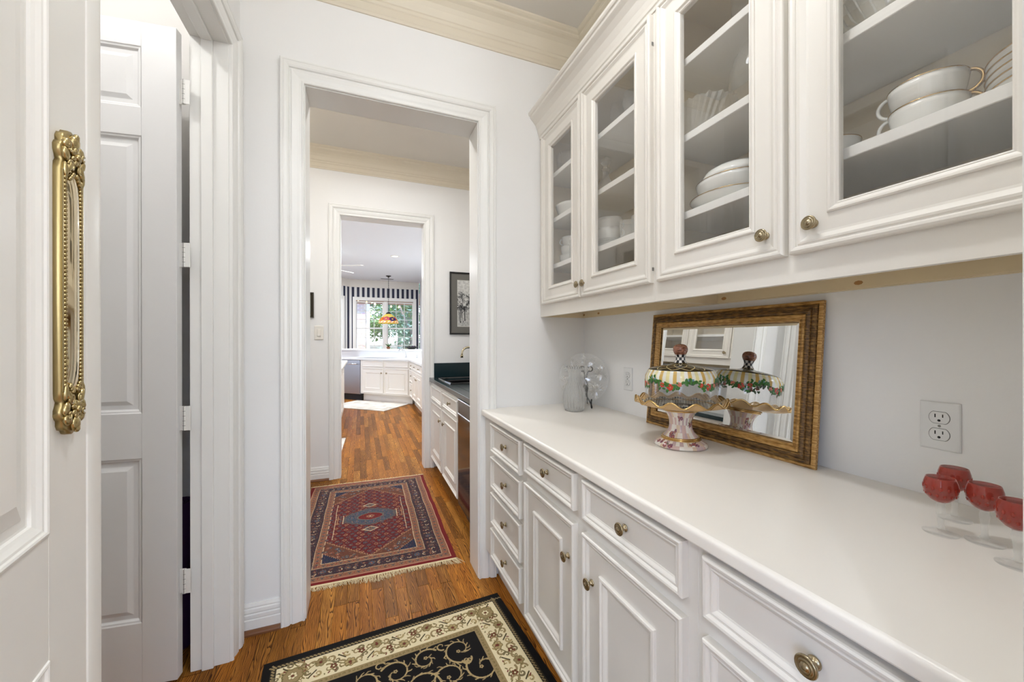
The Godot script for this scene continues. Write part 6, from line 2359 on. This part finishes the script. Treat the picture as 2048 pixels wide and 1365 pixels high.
func crystal_vase() -> void:
	var t := thing("crystal_vase", "small ribbed crystal vase standing in front of the glass plate", "vase", Vector3(1.050, CTR + 0.0003, -1.774))
	var st := mb(true)
	var prof := [[0.040, 0.0], [0.046, 0.003], [0.050, 0.020], [0.054, 0.050], [0.0555, 0.075], [0.052, 0.100], [0.043, 0.125], [0.033, 0.148], [0.028, 0.170], [0.029, 0.195], [0.036, 0.220], [0.043, 0.236]]
	var n := 96
	for k in prof.size() - 1:
		for j in n:
			var q := []
			for e in [[k, j + 1], [k, j], [k + 1, j], [k + 1, j + 1]]:
				var a: float = TAU * (int(e[1]) % n) / n
				var h: float = prof[e[0]][1]
				var r: float = prof[e[0]][0] * (1.0 + 0.035 * absf(sin(a * 8.0)) * smoothstep(0.004, 0.03, h))
				if e[0] == prof.size() - 1:
					h += 0.003 * sin(a * 16.0)
				q.append(Vector3(cos(a) * r, h, sin(a) * r))
			quad(st, q[0], q[1], q[2], q[3])
	obj("body", st, M["cut_glass"], t)
	var ribs := mb(true)
	for j in 20:
		var a := TAU * (j + 0.5) / 20.0
		var pts := []
		var rad := []
		for k in range(1, prof.size()):
			var r: float = prof[k][0] * 1.012
			pts.append(Vector3(cos(a) * r, prof[k][1], sin(a) * r))
			rad.append(0.0040 if k < 7 else 0.0022)
		rad[0] = 0.0015
		rad[-1] = 0.0010
		tube(ribs, pts, rad, 6)
	obj("ribs", ribs, M["crystal"], t)
	var b := mb(true)
	lathe(b, [Vector2(0.0, 0.001), Vector2(0.039, 0.0005), Vector2(0.044, 0.004), Vector2(0.046, 0.014), Vector2(0.040, 0.018), Vector2(0.0, 0.016)], 40)
	obj("base", b, M["cut_glass"], t)


# ---------------------------------------------------------------- what stands in the wall cabinets
func lathe_obj(called: String, prof: Array, m: Material, parent: Node, n := 36, xf := Transform3D.IDENTITY) -> MeshInstance3D:
	var st := mb(true)
	lathe(st, prof, n)
	return obj(called, st, m, parent, xf)


func rim_ring(parent: Node, r: float, y: float, w := 0.0012, off := Vector3.ZERO) -> void:
	var pts := []
	for k in 41:
		var a := TAU * k / 40.0
		pts.append(off + Vector3(cos(a) * r, y, sin(a) * r))
	var st := mb(true)
	tube(st, pts, w, 5)
	obj("gold_rim", st, M["china_gold"], parent)


func shell(r0: float, r1: float, h: float, curve := 1.6, th := 0.003) -> Array:  # a bowl or plate profile, foot to lip and back inside
	var p := [Vector2(0, 0.001), Vector2(r0 * 0.92, 0.0), Vector2(r0, 0.003)]
	for k in range(1, 9):
		var t := k / 8.0
		p.append(Vector2(lerpf(r0, r1, pow(t, 1.0 / curve)), 0.003 + (h - 0.003) * pow(t, curve)))
	for k in range(8, 0, -1):
		var t := k / 8.0
		p.append(Vector2(lerpf(r0, r1, pow(t, 1.0 / curve)) - th, 0.003 + (h - 0.003) * pow(t, curve) + (0.0 if k == 8 else th * 0.6)))
	p.append(Vector2(0, 0.006))
	return p


func dish(called: String, label: String, cat: String, at: Vector3, prof: Array, m: Material, gold := 0.0, group := "") -> Node3D:
	var t := thing(called, label, cat, at, 0.0, group)
	lathe_obj("body", prof, m, t)
	if gold > 0.0:
		var top := 0.0
		for p in prof:
			top = maxf(top, p.y)
		rim_ring(t, gold, top, 0.0013)
	return t


func handle_loop(parent: Node, r: float, y: float, size: float, m: Material, w := 0.004, ang := 0.0) -> void:
	var st := mb(true)
	var pts := []
	for k in 15:
		var a := -1.7 + 3.4 * k / 14.0
		pts.append(Basis(Vector3.UP, ang) * Vector3(r - 0.004 + cos(a) * size - size * cos(1.7), y + sin(a) * size, 0))
	tube(st, pts, w, 7)
	obj("handle", st, m, parent)


func build_dishes() -> void:
	var ch: Material = M["china"]
	var cg: Material = M["cut_glass"]
	var cl: Material = M["clear_glass"]
	var s0 := 1.4805
	var s1 := 1.7055
	var s2 := 1.9585
	var s3 := 2.2065
	# third door: crystal bowl, round clear vase, stacked serving bowls, tureen
	var cb := thing("crystal_bowl", "scalloped pressed-glass bowl in front of the closed end of the near cabinet's second shelf", "bowl", Vector3(1.105, s2, -0.990))
	var st := mb()
	var prof := [[0.045, 0.0], [0.060, 0.006], [0.072, 0.03], [0.080, 0.06], [0.088, 0.09], [0.096, 0.118]]
	var n := 60
	for k in prof.size() - 1:
		for j in n:
			var q := []
			for e in [[k, j + 1], [k, j], [k + 1, j], [k + 1, j + 1]]:
				var a: float = TAU * (int(e[1]) % n) / n
				var bump: float = 1.0 + 0.05 * (1.0 if (int(e[1]) + int(e[0])) % 2 else -0.4)
				var h: float = prof[e[0]][1] + (0.008 * absf(sin(a * 9.0)) if e[0] == prof.size() - 1 else 0.0)
				q.append(Vector3(cos(a) * prof[e[0]][0] * bump, h, sin(a) * prof[e[0]][0] * bump))
			quad(st, q[0], q[1], q[2], q[3])
	obj("body", st, cg, cb)
	lathe_obj("base", [Vector2(0, 0.001), Vector2(0.044, 0.0005), Vector2(0.05, 0.006), Vector2(0, 0.008)], cg, cb)
	dish("round_vase", "plain clear balloon-shaped glass vase on the near cabinet's second shelf", "vase", Vector3(1.090, s2, -0.790), [Vector2(0, 0.001), Vector2(0.035, 0.0), Vector2(0.050, 0.012), Vector2(0.068, 0.045), Vector2(0.077, 0.085), Vector2(0.075, 0.125), Vector2(0.062, 0.165), Vector2(0.046, 0.192), Vector2(0.044, 0.198)], cl)
	dish("serving_bowl", "wide shallow white bowl at the bottom of the stack behind the third glass door", "bowl", Vector3(1.120, s1, -0.895), shell(0.07, 0.128, 0.036, 1.4), ch, 0.1275, "white china with gold rims")
	dish("serving_bowl", "deep white gold-rimmed bowl in the middle of the stack behind the third glass door", "bowl", Vector3(1.120, s1 + 0.0365, -0.885), shell(0.075, 0.117, 0.048, 2.2), ch, 0.1165, "white china with gold rims")
	dish("serving_bowl", "upturned-looking white gold-rimmed bowl on top of the stack behind the third glass door", "bowl", Vector3(1.120, s1 + 0.085, -0.880), [Vector2(0, 0.0), Vector2(0.100, 0.0), Vector2(0.106, 0.004), Vector2(0.104, 0.014), Vector2(0.094, 0.030), Vector2(0.074, 0.042), Vector2(0.03, 0.048), Vector2(0, 0.049)], ch, 0.0, "white china with gold rims")
	var tu := dish("sugar_bowl", "rounded white dish with a gold edge on the near cabinet's floor", "bowl", Vector3(1.105, s0, -0.855), shell(0.045, 0.078, 0.085, 2.4), ch, 0.0775, "white china with gold rims")
	handle_loop(tu, 0.078, 0.055, 0.016, ch, 0.004, 1.6)
	dish("bud_vase", "slim clear glass on the near cabinet's top shelf", "glass", Vector3(1.10, s3, -0.84), [Vector2(0, 0.001), Vector2(0.028, 0.0), Vector2(0.034, 0.01), Vector2(0.036, 0.12), Vector2(0.044, 0.17)], cl)
	# fourth door
	var c4 := dish("crystal_dish", "heavy cut-crystal bowl on the second shelf behind the nearest glass door", "bowl", Vector3(1.10, s2, -0.495), shell(0.045, 0.085, 0.095, 1.8, 0.006), cg, 0.0)
	var fl := mb()
	for k in 24:
		var a := TAU * k / 24.0
		tube(fl, [Vector3(cos(a) * 0.052, 0.008, sin(a) * 0.052), Vector3(cos(a + 0.15) * 0.077, 0.045, sin(a + 0.15) * 0.077), Vector3(cos(a + 0.3) * 0.086, 0.09, sin(a + 0.3) * 0.086)], 0.0022, 4)
	obj("cut_ribs", fl, cg, c4)
	var cup := dish("tea_cup", "white gold-handled cup at the left of the shelf behind the nearest glass door", "cup", Vector3(1.085, s1, -0.600), shell(0.028, 0.058, 0.058, 2.0), ch, 0.0575, "white china with gold rims")
	handle_loop(cup, 0.055, 0.036, 0.018, M["china_gold"], 0.004, 2.4)
	for k in 2:
		var sb := dish("soup_cup", ["white two-handled soup cup under its twin behind the nearest glass door", "white two-handled soup cup stacked on top of its twin behind the nearest glass door"][k], "cup", Vector3(1.074 - 0.003 * k, s1 + 0.0445 * k, -0.420), shell(0.032, 0.058, 0.050, 2.2), ch, 0.0575, "white china with gold rims")
		for s in [0.0, 1.0]:
			handle_loop(sb, 0.054, 0.030, 0.021, M["china_gold"] if s == 0.0 else ch, 0.0035, -1.35 + s * PI)
	for k in 5:
		dish("side_plate", ["white plate at the bottom of the stack at the right end of the shelf", "second white plate up in the stack at the right end of the shelf", "middle white plate of the stack at the right end of the shelf", "second white plate from the top of the stack at the right end of the shelf", "white plate on top of the stack at the right end of the shelf"][k], "plate", Vector3(1.110, s1 + k * 0.0135, -0.245), shell(0.055, 0.105, 0.022, 1.5), ch, 0.1045, "white plates stacked behind the nearest glass door")
	dish("serving_dish", "large white gold-rimmed dish on the near cabinet's floor at the right", "dish", Vector3(1.100, s0, -0.285), shell(0.08, 0.128, 0.105, 1.5), ch, 0.1275, "white china with gold rims")
	dish("dinner_plate", "white gold-rimmed plate on the near cabinet's floor at the left", "plate", Vector3(1.105, s0, -0.530), shell(0.075, 0.100, 0.115, 2.0), ch, 0.0995, "white china with gold rims")
	# second door (far cabinet)
	for e in [[-1.470, 0.034, "clear stemmed glass at the left on the far cabinet's top shelf"], [-1.375, 0.036, "clear stemmed glass at the right on the far cabinet's top shelf"]]:
		dish("wine_glass", e[2], "glass", Vector3(1.10, s3, e[0]), [Vector2(0, 0.001), Vector2(0.033, 0.0), Vector2(0.033, 0.002), Vector2(0.006, 0.008), Vector2(0.004, 0.06), Vector2(0.02, 0.075), Vector2(e[1], 0.105), Vector2(e[1], 0.13), Vector2(0.030, 0.160)], cg if e[0] > -1.4 else cl)
	var de := dish("decanter", "cut-crystal decanter with a faceted stopper on the far cabinet's middle shelf", "decanter", Vector3(1.11, s2, -1.575), [Vector2(0, 0.001), Vector2(0.034, 0.0), Vector2(0.042, 0.02), Vector2(0.043, 0.06), Vector2(0.034, 0.09), Vector2(0.018, 0.115), Vector2(0.015, 0.145), Vector2(0.024, 0.158), Vector2(0.0, 0.158)], cg)
	var stp := mb()
	lathe(stp, [Vector2(0.010, 0.159), Vector2(0.012, 0.172), Vector2(0.026, 0.188), Vector2(0.024, 0.206), Vector2(0.010, 0.218), Vector2(0, 0.219)], 7)
	obj("stopper", stp, cg, de)
	var ld := thing("glass_tray", "clear glass tray leaning at the back of the far cabinet's middle shelf", "tray", Vector3(1.205, s2, -1.42))
	var lds := mb()
	soft_box(lds, Vector3(-0.004, 0.0, -0.07), Vector3(0.004, 0.15, 0.07), 0.002, Transform3D(Basis(Vector3(0, 0, 1), -0.2), Vector3.ZERO))
	obj("tray", lds, cl, ld)
	for k in 6:
		dish("saucer", ["white saucer at the bottom of the pile under the far cabinet's cups", "second white saucer from the bottom of the pile under the cups", "third white saucer from the bottom of the pile under the cups", "third white saucer from the top of the pile under the cups", "second white saucer from the top of the pile under the cups", "white saucer directly under the far cabinet's stacked cups"][k], "saucer", Vector3(1.105, s1 + k * 0.0085, -1.545), shell(0.035, 0.076, 0.013, 1.4), ch, 0.0, "white saucers piled in the far cabinet")
	for k in 2:
		var c := dish("tea_cup", ["white cup set on the saucers in the far cabinet", "white cup stacked topmost in the far cabinet"][k], "cup", Vector3(1.105, s1 + 0.052 + k * 0.046, -1.545 + 0.006 * k), shell(0.030, 0.062, 0.056, 2.2), ch, 0.0, "white cups stacked in the far cabinet")
		handle_loop(c, 0.058, 0.034, 0.016, ch, 0.0035, -0.9 + k * 0.7)
	for e in [[-1.385, "short crystal tumbler right of the stacked cups"], [-1.305, "short crystal tumbler at the right end of the far cabinet's lower shelf"]]:
		dish("tumbler", e[1], "glass", Vector3(1.09, s1, e[0]), [Vector2(0, 0.001), Vector2(0.028, 0.0), Vector2(0.032, 0.01), Vector2(0.034, 0.05), Vector2(0.036, 0.10)], cg)
	# first door
	dish("glass_bowl", "round clear glass bowl on the top shelf behind the farthest glass door", "bowl", Vector3(1.11, s3, -1.90), shell(0.05, 0.09, 0.115, 2.2), cl)
	dish("serving_dish", "white oval-looking dish on the middle shelf behind the farthest glass door", "dish", Vector3(1.11, s2, -1.87), shell(0.06, 0.105, 0.075, 1.5), ch)
	for k in 3:
		var c := dish("tea_cup", ["white cup at the bottom of the stack behind the farthest glass door", "white cup in the middle of the stack behind the farthest glass door", "white cup tipped at the top of the stack behind the farthest glass door"][k], "cup", Vector3(1.10, s1 + k * 0.048, -1.90 + 0.012 * k), shell(0.030, 0.060, 0.056, 2.2), ch, 0.0, "white cups behind the farthest glass door")
		handle_loop(c, 0.056, 0.034, 0.016, ch, 0.0035, 0.6 + k)
	dish("tumbler", "ribbed crystal tumbler beside the cups behind the farthest glass door", "glass", Vector3(1.06, s1, -1.775), [Vector2(0, 0.001), Vector2(0.028, 0.0), Vector2(0.034, 0.01), Vector2(0.033, 0.08), Vector2(0.038, 0.12)], cg)
